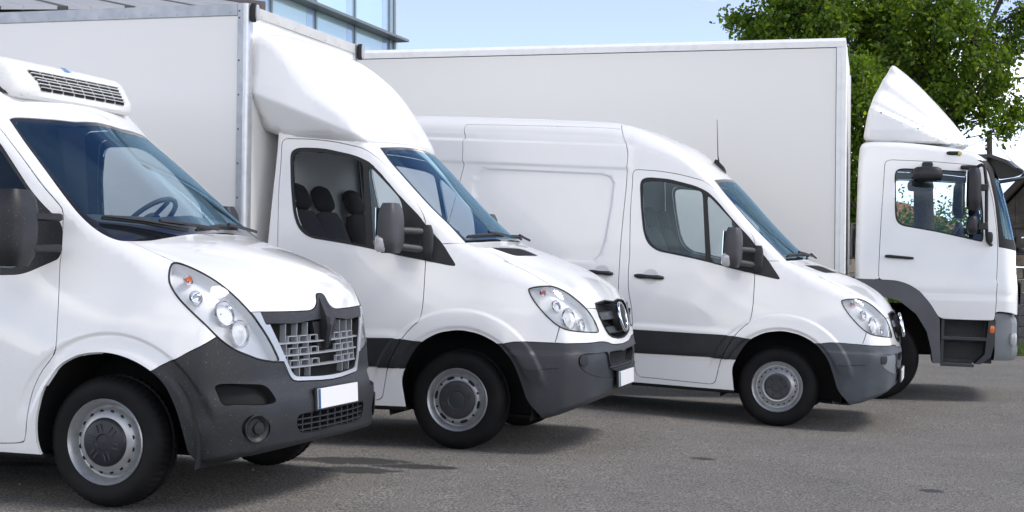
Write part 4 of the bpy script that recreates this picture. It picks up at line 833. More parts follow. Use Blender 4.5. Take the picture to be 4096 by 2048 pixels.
# ------------------------------------------------------------------ refrigerated van details
REN_LAMPS = [((.416, -.86, 1.213), .026, 'o'), ((.49, -.90, 1.12), .036, 'c'), ((.625, -.815, 1.04), .064, 'c'), ((.69, -.755, .925), .068, 'p')]
def ren_details(root, P):
    b = REN; lamp_unit(root, P, 'headlight', b, REN_LAMPS)
    for s in (-1, 1): wheel(root, 0, s * .965, .345, .345, .215, 'ren'); wheel(root, -3.4, s * .965, .345, .345, .215, 'ren')
    wheel_well(root, .06, .36, .50, .985, .52); plate(root, .878, .497, .607, -.05)
    gp = FE['ren']['grillein']; gz = np.array([p[2] for p in gp[:6]]); gy = np.array([-p[1] for p in gp[:6]]); o_ = np.argsort(gz); ymax = lambda z: float(np.interp(z, gz[o_], gy[o_]))
    def bar(name, y0, y1, z0, z1, th, d0, d1, m=SILVERP, n=9):
        rows = []
        for t in np.linspace(0, 1, n):
            y = y0 + (y1 - y0) * t; z = z0 + (z1 - z0) * t; x = front_x(b, y, z); rows.append([(x + d0, y, z - th), (x + d1, y, z - th * .6), (x + d1, y, z + th * .6), (x + d0, y, z + th)])
        return mesh_obj(name, loft(rows, True, True), m, root, 30)
    for zz in (.728, .793, .858):
        ym = ymax(zz) + .012; bar('grille_slat', -ym, ym, zz, zz, .006, -.045, -.006, n=25)
        for s in (-1, 1):
            for yc in (.155, .265, .372):
                w = .043
                if yc + w > ym + .01: continue
                bar('grille_slat', s * (yc - w), s * (yc + w * .8), zz + .036, zz + .036, .0032, -.022, -.008)
                for e, dy in ((-1, -.006), (1, .004)):
                    y0, y1 = s * (yc + e * w * (1 if e < 0 else .8) + dy), s * (yc + e * w * (1 if e < 0 else .8)); x0 = front_x(b, y0, zz + .02)
                    mesh_obj('grille_post', ([(x0 - .020, y0 - .0025, zz), (x0 - .006, y0 - .0025, zz), (x0 - .006, y0 + .0025, zz), (x0 - .020, y0 + .0025, zz), (x0 - .020, y1 - .0025, zz + .037), (x0 - .006, y1 - .0025, zz + .037), (x0 - .006, y1 + .0025, zz + .037), (x0 - .020, y1 + .0025, zz + .037)], [(0, 1, 5, 4), (1, 2, 6, 5), (2, 3, 7, 6), (3, 0, 4, 7), (4, 5, 6, 7)]), SILVERP, root)
    for s in (-1, 1):
        for yc in (.21, .318, .425):
            for z0, z1 in ((.672, .724), (.736, .789), (.801, .854), (.866, .965)):
                if yc < ymax((z0 + z1) / 2) - .01: mesh_obj('grille_post', box(front_x(b, yc, z0) - .05, front_x(b, yc, z0) - .016, s * yc - .0028, s * yc + .0028, z0, z1), SILVERP, root)
    # blank shield carrier in the middle of the grille
    up = [(-.050, 1.00), (-.034, 1.105), (.034, 1.105), (.050, 1.00)]
    sh = [(-.060, 1.00), (-.030, 1.095), (.030, 1.095), (.060, 1.00), (.052, .93), (.028, .845), (.012, .815), (-.012, .815), (-.028, .845), (-.052, .93)]
    f0 = [(front_x(b, y, min(z, 1.06)) - .03 - max(0, z - 1.04) * .5, y, z) for y, z in sh]; f1 = [(.835 - abs(z - .95) * .25 - (max(0, z - 1.0) * .35), y, z) for y, z in sh]; f2 = [(.848 - abs(z - .95) * .22 - (max(0, z - 1.0) * .35), y * .55, .955 + (z - .955) * .72) for y, z in sh]
    mesh_obj('grille_shield', loft([f0, f1, f2], False, True), BLACKP, root, 25)
    dk = [(-.15, .965), (.15, .965), (.10, .87), (.06, .815), (-.06, .815), (-.10, .87)]
    mesh_obj('shield_mount', prism(dk, 'x', .755, .782), SEAL, root)
    for zz in (.405, .435, .465): bar('intake_slat', -.43, .43, zz - .012, zz - .012, .006, -.05, -.008, BLACKP, 15)
    for yc in np.linspace(-.36, .36, 9): mesh_obj('intake_post', box(front_x(b, yc, .43) - .05, front_x(b, yc, .43) - .012, yc - .006, yc + .006, .378, .482), BLACKP, root)
    # fog lamp blank
    for s in (-1, 1):
        fc = np.array(FE['ren']['fog'])[:-1].mean(0); c = on_surf(b, (fc[0], s * abs(fc[1]), fc[2]))[0]; n = b.normal(np.array([[c[0], -abs(c[1]), c[2]]]))[0]; ax = Vector((n[0], n[1] * (1 if s < 0 else -1), n[2]))
        M = T_(Vector(c) - ax * .004) @ ax.to_track_quat('Y', 'Z').to_matrix().to_4x4()
        mesh_obj('fog_blank', xf(lathe([(.074, .004), (.070, .010), (.064, .008), (.055, -.006), (.040, -.014), (.001, -.016)], 32), M), BLACKP, root, 40)
        mesh_obj('fog_blank_plug', xf(lathe([(.001, .006), (.030, .004), (.034, -.004), (.034, -.02)], 24), M @ T_((.016 * s, 0, 0))), BLACKP, root, 40)
        mx_, my_ = (-.375, 1.235) if s < 0 else (-.50, 1.13)
        g = round_housing(mx_, s * my_, 1.445, .20, .23 if s < 0 else .16, .39, .30, .03); o = mesh_obj('door_mirror', g, BLACKP, root, 50)
        mesh_obj('mirror_glass', box(mx_ - .107, mx_ - .101, s * my_ - .07, s * my_ + .07, 1.28, 1.61), CHROME, o)
        for zz in (1.505, 1.345): mesh_obj('mirror_arm', xf(box(-.06, .07, -.10, .10, -.020, .020, .008), T_((mx_ + .05, s * (my_ - .145), zz)) @ Matrix.Rotation(R_(s * 18), 4, 'Z')), BLACKP, o, 40)
    wiper(root, b, [(-.151, -.80, 1.491), (-.041, -.60, 1.478), (.10, -.345, 1.436)], [(.0, -.50, 1.465), (.10, -.25, 1.445), (.16, -.12, 1.425)])
    wiper(root, b, [(.108, -.263, 1.446), (.10, .0, 1.465), (.07, .25, 1.46)], [(.09, .10, 1.465), (.11, .3, 1.445), (.11, .4, 1.42)])
    for yv, g in ((-.62, True), (-.18, True), (.48, False)): seat(root, -1.15, yv, 1.02, .44, g, .60, .33)
    steering(root, -.64, .45, 1.525, .20, 48)
    dashboard(root, b, [(.02, 1.45), (-.12, 1.505), (-.30, 1.535), (-.48, 1.525), (-.60, 1.42), (-.58, 1.15), (-.5, .8)], .86)
    bw = [(-.85, .45), (-.98, .75), (-.99, 1.1), (-.93, 1.5), (-.82, 1.95), (-.70, 2.22), (.70, 2.22), (.82, 1.95), (.93, 1.5), (.99, 1.1), (.98, .75), (.85, .45)]
    mesh_obj('bulkhead', prism(bw, 'x', -1.56, -1.53), INTER, root); mesh_obj('cab_floor', join(box(-1.5, -.5, -.88, .88, .66, .70), box(-.5, .0, -.48, .48, .66, .70)), INTER, root)
    # roof cooling unit
    pr_ = [(-.90, 2.178), (-.835, 2.188), (-.822, 2.205), (-.826, 2.262), (-.888, 2.372), (-.93, 2.402), (-1.15, 2.452), (-1.65, 2.49), (-1.72, 2.46), (-1.74, 2.33), (-1.2, 2.22)]
    rows = []
    for yy, k, dx in ((-.60, .60, -.16), (-.59, .80, -.10), (-.57, .93, -.045), (-.52, 1, -.012), (-.3, 1, .0), (0, 1, .003), (.3, 1, .0), (.52, 1, -.012), (.57, .93, -.045), (.59, .80, -.10), (.60, .60, -.16)):
        cz = 2.27; rows.append([(-1.3 + (x + 1.3) * (.80 + .20 * k) + dx * .5, yy, cz + (z - cz) * k) for x, z in pr_])
    u = mesh_obj('cooling_unit', loft(rows, True, True), WHITE_DIRTY, root, 40)
    A_, B_ = Vector((-.828, 0, 2.232)), Vector((-.886, 0, 2.368)); sl = (B_ - A_); nrm = Vector((sl.z, 0, -sl.x)).normalized(); yl = .45
    def at(t, y, d):
        t2 = t * .98; e = Vector((-.826, 0, 2.262)); p = Vector((-.822, 0, 2.205)).lerp(e, t2 / .28) if t2 < .28 else e.lerp(Vector((-.888, 0, 2.372)), (t2 - .28) / .72)
        n = Vector((1, 0, .05)).normalized() if t2 < .28 else nrm
        p = p + n * d; return (p.x + .003 * (1 - (y / .52) ** 2), y, p.z)
    gaps = []
    for i in range(6):
        t0 = .16 + i * .125 + (.018 if i % 2 == 0 else 0); gaps.append((t0, t0 + .085))
    for i, (t0, t1) in enumerate(gaps):
        y0 = -yl + (.05 if i < 2 else (.035 if i < 4 else 0)) + .0; y0 = -yl - .01 + .016 * (5 - i) * (1 if i > 1 else .7)
        for k in range(8):
            a, b2 = y0 + (yl - y0) * k / 8 + .007, y0 + (yl - y0) * (k + 1) / 8 - .007
            mesh_obj('louvre_gap', ([at(t0, a, .0025), at(t0, b2, .0025), at(t1, b2, .0025), at(t1, a, .0025)], [(0, 1, 2, 3)]), DARK, u, None)
        rows2 = [[at(t1 + .002, y, .001), at(t1 + .002, y, .010), at(t1 + .022, y, .012), at(t1 + .030, y, .001)] for y in np.linspace(y0, yl, 7)]; mesh_obj('louvre', loft(rows2, True, True), WHITE_DIRTY, u, 40)
    bd = Matrix.Translation((-.93, -.02, 2.405)) @ Matrix.Rotation(R_(26), 4, 'Y')
    mesh_obj('unit_badge', xf(box(-.026, .026, -.024, .024, 0, .004), bd), mat('badge_blue', (.16, .48, .80), .4), u)
    mesh_obj('badge_mark', xf(join(box(-.020, -.012, -.018, .016, .0042, .0055), box(-.012, .020, -.005, .004, .0042, .0055)), bd), mat('badge_dark', (.01, .06, .22), .4), u)
    # antenna
    a0 = on_surf(b, (-.95, -.60, 2.235))[0]; a0 = Vector(a0)
    fin = [[(-.05, 0, 0), (0, -.02, 0), (.05, 0, -.02), (0, .02, 0)], [(-.045, 0, .045), (-.03, -.008, .05), (-.012, 0, .05), (-.03, .008, .05)]]
    o = mesh_obj('antenna_base', xf(loft(fin, True, True), T_(a0 + Vector((.0, 0, -.005)))), SEAL, root, 40); mesh_obj('antenna_rod', tube([tuple(a0 + Vector((-.03, 0, .03))), tuple(a0 + Vector((-.07, -.0, .10))), tuple(a0 + Vector((-.17, .0, .30)))], [.010, .007, .003], 6), SEAL, o)
ren_details(ren, PR)
# ------------------------------------------------------------------ load box and wind deflector of the box van
def rivets(parent, pts, r=.007, m=STEEL, ax='y'):
    g = lathe([(.0005, -r * .6), (r * .7, -r * .4), (r, 0.)], 8, ax); me = None
    for p in pts:
        if me is None: o = mesh_obj('rivet', g, m, parent, 60); me = o.data
        else: o = link(bpy.data.objects.new('rivet', me), parent)
        o.location = p
bx0, bx1, bz0, bz1, bw_ = -5.35, -1.60, .92, 3.185, 1.08
lb = mesh_obj('load_box', box(bx0, bx1, -bw_, bw_, bz0, bz1 - .004), WHITEBOX, s1)
for s in (-1, 1):
    y0, y1 = (-bw_ - .012, -bw_ + .03) if s < 0 else (bw_ - .03, bw_ + .012)
    rl = mesh_obj('box_rail', box(bx0, bx1 - .062, y0, y1, bz1 - .078, bz1 + .008, .004), GALV, lb)
    if s < 0: rivets(lb, [(x, y0, bz1 - .055 + .002 * math.sin(x * 7)) for x in np.arange(-1.72, -5.3, -.215)])
    po_ = mesh_obj('box_corner_post', join(box(bx1 - .060, bx1 - .012, y0 - .001, y1, bz0, bz1 + .012, .004)), GALV, lb)
    g = [[(bx1 - .012, s * (bw_ + .012), z), (bx1 + .006, s * (bw_ + .009), z), (bx1 + .018, s * (bw_ - .004), z), (bx1 + .020, s * (bw_ - .03), z), (bx1 + .018, s * (bw_ - .085), z), (bx1 - .01, s * (bw_ - .085), z)] for z in (bz0, bz1 + .010)]
    if s > 0: g = [list(reversed(r)) for r in g]
    mesh_obj('box_corner_edge', loft(g, True, True), ALU, lb, 60)
    if s < 0: rivets(lb, [(bx1 - .045, y0 - .001, z) for z in (3.14, 3.09, 2.78, 2.53, 2.28, 2.03, 1.78, 1.5)], .008, mat('dark_rivet', (.1, .1, .11), .5)); rivets(lb, [(bx1 + .021, s * (bw_ - .065), z) for z in (2.78, 2.53, 2.28, 2.03, 1.78)], .006, ALU, 'x')
    ml = mesh_obj('marker_lamp', round_housing(bx1 + .045, s * (bw_ - .035), bz1 - .055, .05, .04, .135, .3), SEAL, lb, 50); mesh_obj('marker_lens', round_housing(bx1 + .074, s * (bw_ - .040), bz1 - .055, .018, .045, .115, .3), mat('marker_lens', (.45, .45, .46), .25, coat=.5), lb, 50)
fr = mesh_obj('box_rail', box(bx1 - .004, bx1 + .014, -bw_ + .05, bw_ - .05, bz1 - .072, bz1 + .006, .003), mat('front_rail', (.60, .60, .585), .5, noise=[(8, 4, .4, .8, (.50, .50, .48), .8)]), lb)
rivets(lb, [(bx1 + .015, y, bz1 - .055) for y in np.arange(-.85, .95, .30)], .009, mat('dark_rivet', (.1, .1, .11), .5), 'x')
for s in (-1, 1):
    mesh_obj('chassis_rail', box(-5.2, -1.2, s * .40 - .04, s * .40 + .04, .50, .68), DARK, s1)
mesh_obj('subframe', box(-5.3, -1.62, -.95, .95, .84, .915), GREYP, s1)
def deflector_body():
    prof = [(-1.565, 2.27), (-1.565, 2.5), (-1.565, 2.97), (-1.55, 3.05), (-1.50, 3.05), (-1.30, 2.965), (-1.145, 2.862), (-1.0, 2.745), (-.89, 2.625), (-.79, 2.49), (-.71, 2.37), (-.655, 2.265), (-.64, 2.22), (-.68, 2.19), (-.9, 2.24)]
    def w(x, z):
        t = np.clip((x + 1.56) / .95, 0, 1.2); up = .985 - .10 * t - .16 * t ** 3; cr = 2.555 - .395 * (x + 1.555); d = np.maximum(cr - z, 0)
        return up - .03 * np.clip(z - 2.6, 0, 1) - .80 * (np.sqrt(d * d + .0002) - .0141) * (1 - .30 * t)
    return Body(prof, w, lambda x, z: .12 + .08 * sstep(-1.4, -.8, x), lambda x, z: .025 + 0 * x, lambda x, z: .05 + .15 * sstep(-1.54, -1.15, x) * sstep(2.35, 2.6, z), (-1.2, 0, 2.5))
DB = deflector_body(); dfe = {}
for i, e in enumerate((-.025, 0, .025)):
    dfe['crease%d' % i] = [(x, -float(DB.w(np.array([x]), np.array([2.555 - .395 * (x + 1.555) + e]))[0]), 2.555 - .395 * (x + 1.555) + e) for x in np.linspace(-1.55, -.80, 20)]
PD = cut_panels(DB, dfe, {}, h=.035, default='d')
panel_obj('wind_deflector', PD['d'], mat('deflector_white', (.86, .86, .855), .30, coat=.5), s1, gap=0, smooth=50)
# ------------------------------------------------------------------ lorry
lorry = empty('box_lorry', pose(*POSE['lorry']), 'white box lorry with a cone shaped roof deflector and black mirrors, behind the panel van', 'lorry')
dp = .03 - .0087; MC = Matrix.Rotation(dp, 4, 'Y')
def cabx(o): o.rotation_euler = (0, dp, 0); return o
CABB = lorry_cab_body()
CAB_SEEDS = {'door': [(.5, -1.15, 1.3), (.9, -1.15, 1.0)], 'window_frame': [tuple((np.array(FE['cab']['win'][0]) + FE['cab']['glass'][0]) / 2)], 'window': [(.5, -1.1, 2.1)], 'windshield': [(1.35, -.2, 2.1)], 'windshield_border': [(1.44, -.1, 1.64)], 'void': [(1.47, -.2, .8)], 'cab_shell': [(.3, -.1, 2.78), (-.24, -1.1, 1.8), (1.48, -.2, 1.3)]}
dr = FE['cab']['door'][-2]; FE['cab']['undercut'] = [(dr[0] + .08, dr[1], dr[2] + .05), (dr[0], dr[1], dr[2] + .002), (-.235, -1.12, 1.275), (-.255, -.6, 1.275), (-.255, 0, 1.275)]
PC = cut_panels(CABB, FE['cab'], CAB_SEEDS, h=.04, default='cab_shell')
def pc(lab, m, nm=None, par=None, **kw):
    out = panel_obj(nm or lab, PC[lab], m, par or lorry, **kw) if lab in PC else []
    for o in out:
        if par is None: cabx(o)
    return out
pc('cab_shell', WHITE, inner=INTER); ld = pc('door', WHITE, inner=INTER); pc('windshield', WSGLASS, 'windscreen', gap=0, off=-.004, skirt=.004); pc('windshield_border', SEAL, 'windscreen_border')
for lab, m in (('window', GLASS), ('window_frame', SEAL)):
    if lab in PC:
        for o, d in zip(panel_obj(lab, PC[lab], m, lorry, gap=0, off=-.004, skirt=.01), ld): o.parent = d
def lm(name, geo, m, par=None, smooth=35):
    o = mesh_obj(name, geo, m, par or lorry, smooth)
    if par is None: cabx(o)
    return o
flare = [(-.60, 1.29), (-.05, 1.283), (.15, 1.275), (.28, 1.25), (.42, 1.175), (.53, 1.05), (.635, .884), (.655, .42), (.579, .417), (.556, .565), (.506, .75), (.393, .93), (.227, 1.055), (.068, 1.10), (-.60, 1.115)]
for s in (-1, 1):
    a, b = (-1.175, -1.10) if s < 0 else (1.10, 1.175); lm('wheel_arch', prism(flare, 'y', a, b), mat('arch_plastic', (.085, .09, .10), .5, noise=[(3, 4, .4, .8, (.12, .125, .135), .8)]))
    inner = [(x, z) for x, z in flare[8:]]; rows = [[(x, s * y, z - .004) for x, z in inner] for y in (1.10, .62)]
    lm('mudguard', loft(rows, closed=False), DARK)
    wheel(lorry, 0, s * 1.13, .447, .447, .27, 'lorry'); wheel(lorry, -4.2, s * 1.13, .447, .447, .27, 'lorry')
    # step well
    yo = lambda a, b: (s * a, s * b) if s > 0 else (s * b, s * a)
    st = lm('step_well', join(box(.66, 1.19, *yo(.80, .86), .42, .90), box(.655, .685, *yo(.84, 1.13), .41, .89), prism([(1.13, .885), (1.20, .885), (1.19, .62), (1.16, .50), (1.06, .425), (1.0, .425), (1.10, .53)], 'y', *yo(.84, 1.15))), GREYP)
    st2 = mat('step_metal', (.30, .31, .32), .5, metal=.5, noise=[(60, 2, .4, .6, (.16, .165, .17), .9)])
    for x0, x1, z in ((.66, 1.12, .705), (.66, .985, .425)):
        mesh_obj('step_tread', box(x0, x1, *yo(.86, 1.135), z - .022, z, .004), st2, st); mesh_obj('step_lip', box(x0 - .004, x1 + .01, *yo(1.136, 1.152), z - .034, z - .004, .003), GREYP, st)
    for z in (.56, .80): mesh_obj('step_panel', box(.69, 1.10, *yo(.862, .868), z - .10, z + .08, .002), BLACKP, st)
    mesh_obj('side_marker', round_housing(1.165, s * 1.152, .795, .05, .03, .08, .3), ORANGE, st, 50)
    # mirrors on the door
    tall = round_housing(.925, s * 1.34, 2.25, .15, .20, .44, .42); m1 = lm('door_mirror', tall, BLACKP, None, 60); m2 = mesh_obj('wide_angle_mirror', round_housing(.922, s * 1.33, 1.88, .11, .18, .19, .40), BLACKP, m1, 60)
    mesh_obj('mirror_tube', tube([(.97, s * 1.10, 2.50), (1.00, s * 1.26, 2.51), (1.03, s * 1.30, 2.49), (1.055, s * 1.30, 2.3), (1.065, s * 1.30, 1.9), (1.075, s * 1.30, 1.76), (1.10, s * 1.22, 1.70), (1.13, s * 1.13, 1.68)], .018, 8), SEAL, m1, 60)
    for z in (2.27, 1.87): mesh_obj('mirror_clamp', box(.98, 1.075, *yo(1.27, 1.335), z - .035, z + .035, .008), BLACKP, m1)
    mesh_obj('mirror_glass', box(.846, .85, *yo(1.26, 1.42), 2.06, 2.44), CHROME, m1)
    mesh_obj('mirror_bracket', box(.80, .98, *yo(1.04, 1.17), 2.475, 2.51, .008), BLACKP, m1)
    mesh_obj('kick_mirror', round_housing(1.105, s * 1.19, 1.757, .075, .06, .115, .4), BLACKP, m1, 60)
    kb = lm('kerb_mirror', xf(loft([[(px * .31 * k, py * .20 * k, t) for px, py in rrect(1, 1, .3, 4)] for t, k in ((-.065, .80), (-.05, .95), (-.01, 1), (.03, .97), (.055, .85), (.065, .70))], True, True), T_((.462, s * 1.24, 2.41)) @ Matrix.Rotation(R_(6 * s), 4, 'X')), BLACKP, None, 60)
    mesh_obj('kerb_mirror_bracket', box(.405, .515, *yo(1.05, 1.25), 2.45, 2.535, .012), BLACKP, kb)
    lm('roof_marker', round_housing(.735, s * 1.015, 2.645, .155, .05, .04, .3), SEAL, None, 50); lm('marker_lens', round_housing(.79, s * 1.03, 2.640, .035, .05, .036, .3), mat('amber_pale', (.55, .45, .12), .3, coat=.5), None, 50)
    h_ = tube([(.06, s * 1.165, 1.532), (.09, s * 1.185, 1.532), (.30, s * 1.185, 1.520), (.345, s * 1.165, 1.518)], [.014, .017, .015, .013], 8); lm('door_handle', h_, SEAL, None, 60)
    rows = [[(.215 + (.068 + e) * px * 1.9, s * (side_y(CABB, .2, 1.525) + .003), 1.525 + (.050 + e) * py * 1.9) for px, py in rrect(1, .9, .25, 4)] for e in (0, -.02)]
    lm('grab_rail', tube([(-.255, s * 1.0, 1.88), (-.30, s * 1.02, 1.87), (-.305, s * 1.02, 1.70), (-.300, s * 1.02, 1.52), (-.255, s * 1.0, 1.50)], .014, 8), mat('grab_grey', (.12, .125, .13), .5), None, 60)
# bumper
plan = [(1.20, -1.13), (1.30, -1.125), (1.38, -1.09), (1.425, -1.0), (1.455, -.8), (1.475, -.5), (1.485, 0)]; plan = plan + [(x, -y) for x, y in reversed(plan[:-1])]
rows = []
for z, d in ((.47, -.10), (.475, -.03), (.50, -.012), (.56, 0), (.60, .0), (.60, -.01), (.63, -.01), (.86, -.012), (.90, -.02), (.93, -.04), (.965, -.06)):
    rows.append([(x + d * (1 if x > 1.25 else .3), y * (1 + d * .2), z) for x, y in plan])
bpz = lm('bumper', loft(rows, True, True), LIGHTGREYP, None, 35)
for s in (-1, 1):
    mesh_obj('bumper_lamp', round_housing(1.385, s * 1.085, .70, .07, .07, .13, .3), mat('indicator_lens', (.70, .70, .70), .12, coat=1, spec=.8), bpz, 50)
rows = []
for yy in np.linspace(-.98, .98, 21):
    c = -.16 * abs(yy) ** 2.5; rows.append([(1.00 + c * .3, yy, 2.600), (1.06 + c * .5, yy, 2.640), (1.25 + c, yy, 2.645), (1.42 + c, yy, 2.585), (1.52 + c, yy, 2.505), (1.51 + c, yy, 2.490), (1.41 + c, yy, 2.555), (1.24 + c, yy, 2.612), (1.12 + c * .5, yy, 2.59), (1.0 + c * .3, yy, 2.565)])
lm('sun_visor', loft(rows, True, True), mat('visor_black', (.03, .031, .035), .35), None, 50)
fm = lm('windscreen_mirror', round_housing(1.62, -.62, 2.43, .12, .16, .17, .45), BLACKP, None, 60); mesh_obj('windscreen_mirror_arm', tube([(1.15, -.86, 2.345), (1.30, -.78, 2.375), (1.50, -.66, 2.42), (1.60, -.62, 2.43)], .020, 8), BLACKP, fm, 60)
lm('wiper', tube(on_surf(CABB, [(1.41, -.75, 1.78), (1.42, -.2, 1.70)], .02), .012, 6), SEAL); lm('wash_jet', round_housing(1.50, -.62, 1.775, .08, .03, .022, .4), CHROME, None, 60); lm('wiper_motor_cover', round_housing(1.485, -.45, 1.64, .10, .10, .06, .4), SEAL, None, 60)
lm('cab_floor', box(-.2, 1.30, -1.05, 1.05, 1.10, 1.16), INTER); lm('radiator_grille', box(1.484, 1.494, -.62, .62, 1.05, 1.32, .003), GREYP)
for yv in (-.62, .55): cabx(seat(lorry, .18, yv, 1.16, .48, False, .50, .25))
rows = [[(x, yy, z) for x, z in ((1.36, 1.66), (1.20, 1.70), (1.00, 1.70), (.93, 1.62), (.95, 1.3), (1.05, 1.15))] for yy in np.linspace(-1.0, 1.0, 5)]; lm('dashboard', loft(rows, closed=False), INTER)
# steering wheel of the lorry
steering(lorry, .80, .55, 1.74, .21, 40)
# lorry load box
lbx0, lbx1, lz0, lz1, lw = -7.4, -.335, 1.06, 3.845, 1.25
lbx = mesh_obj('load_box', box(lbx0, lbx1, -lw, lw, lz0, lz1 - .01), WHITEBOX2, lorry)
WT = mat('box_trim_white', (.87, .87, .86), .42, noise=[(10, 4, .5, .8, (.72, .71, .69), .6)])
for s in (-1, 1):
    y0, y1 = (-lw - .016, -lw + .04) if s < 0 else (lw - .04, lw + .016)
    g = [[(x, s * (lw + .014), lz1 - .092), (x, s * (lw + .016), lz1 - .03), (x, s * (lw - .012), lz1 + .006), (x, s * (lw - .05), lz1 + .006), (x, s * (lw - .05), lz1 - .092)] for x in (lbx0, lbx1 - .002)]
    mesh_obj('box_rail', loft([list(reversed(r)) for r in g] if s < 0 else g, True, True), WT, lbx, 30); mesh_obj('panel_shadow_gap', box(lbx0, lbx1 - .09, *((-lw - .002, -lw + .01) if s < 0 else (lw - .01, lw + .002)), lz1 - .100, lz1 - .0935), SEAL, lbx)  # black strip drawn in for the shadow gap below the rail
    g = [[(lbx1 - .095, s * (lw + .010), z), (lbx1 - .045, s * (lw + .012), z), (lbx1 - .042, s * (lw + .017), z), (lbx1 + .004, s * (lw + .015), z), (lbx1 + .016, s * (lw - .01), z), (lbx1 + .016, s * (lw - .06), z), (lbx1 - .095, s * (lw - .06), z)] for z in (lz0, lz1 - .095)]
    mesh_obj('box_corner_post', loft([list(reversed(r)) for r in g] if s > 0 else [list(r) for r in g], True, True), WT, lbx, 25)
    mesh_obj('panel_shadow_gap', box(lbx1 - .101, lbx1 - .0955, *((-lw - .002, -lw + .01) if s < 0 else (lw - .01, lw + .002)), lz0, lz1 - .10), SEAL, lbx)
    mesh_obj('chassis_rail', box(-7.2, .9, s * .40 - .04, s * .40 + .04, .62, .86), DARK, lorry)
    mesh_obj('side_guard', box(-6.9, -.75, s * 1.10 - .015, s * 1.10 + .015, .55, .68, .004), ALU, lorry)
mesh_obj('subframe', box(-7.3, -.45, -1.1, 1.1, .95, 1.055), GREYP, lorry); mesh_obj('engine_block', box(-.9, .9, -.45, .45, .45, 1.0, .05), DARK, lorry)
def cone_body():
    prof = [(-.17, 2.76), (-.175, 2.84), (-.10, 3.27), (-.005, 3.50), (.07, 3.68), (.10, 3.685), (.28, 3.55), (.467, 3.385), (.70, 3.135), (.86, 2.93), (.945, 2.825), (.93, 2.785), (.80, 2.76)]
    def w(x, z):
        ln = 3.054 - .42 * x; d = np.maximum(z - ln, 0); base = .975 - .22 * np.clip((x + .1) / 1.0, 0, 1.2) ** 2 - .08 * np.clip(2.9 - z, 0, 1)
        t = np.clip(d / np.maximum(3.78 - x - ln, .12), 0, 1.3); fold = .5 - .5 * np.cos(2 * np.pi * (t * 2.6 + .02))
        return base - .60 * t ** 1.15 - .075 * (1 - fold) * sstep(0, .12, t) * (1 - sstep(.85, 1.0, t)) 
    return Body(prof, w, lambda x, z: .04 + 0 * x, lambda x, z: .0 * x, lambda x, z: .05 + .10 * sstep(3.0, 3.4, z), (.2, 0, 3.0))
CB = cone_body(); cfe = {'seam': [(-.135, 0, 3.115), (-.135, -.6, 3.115)] + [(x, -float(CB.w(np.array([x]), np.array([3.054 - .42 * x]))[0]), 3.054 - .42 * x) for x in np.linspace(-.125, .80, 20)] + [(.86, -.45, 2.74), (.88, 0, 2.755)]}
for i, tt in enumerate((.18, .37, .56, .76)): cfe['crease%d' % i] = [(x, -float(CB.w(np.array([x]), np.array([3.054 - .42 * x + tt * (.726 - .58 * x)]))[0]), 3.054 - .42 * x + tt * (.726 - .58 * x)) for x in np.linspace(-.05 + .1 * tt, .80, 18)]
PCN = cut_panels(CB, cfe, {'low': [(.2, -.9, 2.82)]}, h=.03, default='d'); cabx(panel_obj('deflector_panel', PCN['low'], MATS['deflector_white'], lorry, gap=.003, smooth=50)[0]) if 'low' in PCN else print('no low'); cabx(panel_obj('wind_deflector', PCN['d'], MATS['deflector_white'], lorry, gap=0, smooth=50)[0])
for x, z in ((-.03, 3.075), (.36, 2.915), (.72, 2.76)): lm('deflector_clip', round_housing(x, -(side_y(CB, x, z)) - .004, z, .02, .02, .02, .4), STEEL, None, 60)
# ------------------------------------------------------------------ ground
def at(px, py, Y): return Vector(((px - 2048) / 6000 * Y, Y, EYE - (py - 1062) / 6000 * Y))
ctl = []
for k, xs, hy in (('ren', (0, -3.4), .86), ('s1', (0, -3.665), .81), ('s2', (0, -3.665), .81), ('lorry', (0, -4.2), 1.0)):
    M = pose(*POSE[k])
    for x in xs:
        for y in (-hy, hy): ctl.append(M @ Vector((x, y, 0)))
ctl = np.array(ctl); Af = np.stack([np.ones(len(ctl)), ctl[:, 0], ctl[:, 1]], 1); cf = np.linalg.lstsq(Af, ctl[:, 2], rcond=None)[0]
resid = ctl[:, 2] - Af @ cf; D2 = ((ctl[:, None, :2] - ctl[None, :, :2]) ** 2).sum(2); Kw = np.linalg.solve(np.exp(-D2 / (2 * 1.9 ** 2)) + .002 * np.eye(len(ctl)), resid)
def ground_z(x, y):
    x = np.asarray(x, float); y = np.asarray(y, float); xc = 9 * np.tanh(x / 9); yc = 13 + 9 * np.tanh((y - 13) / 9)
    d2 = (x[..., None] - ctl[:, 0]) ** 2 + (y[..., None] - ctl[:, 1]) ** 2
    return cf[0] + cf[1] * xc + cf[2] * yc + np.exp(-d2 / (2 * 1.9 ** 2)) @ Kw
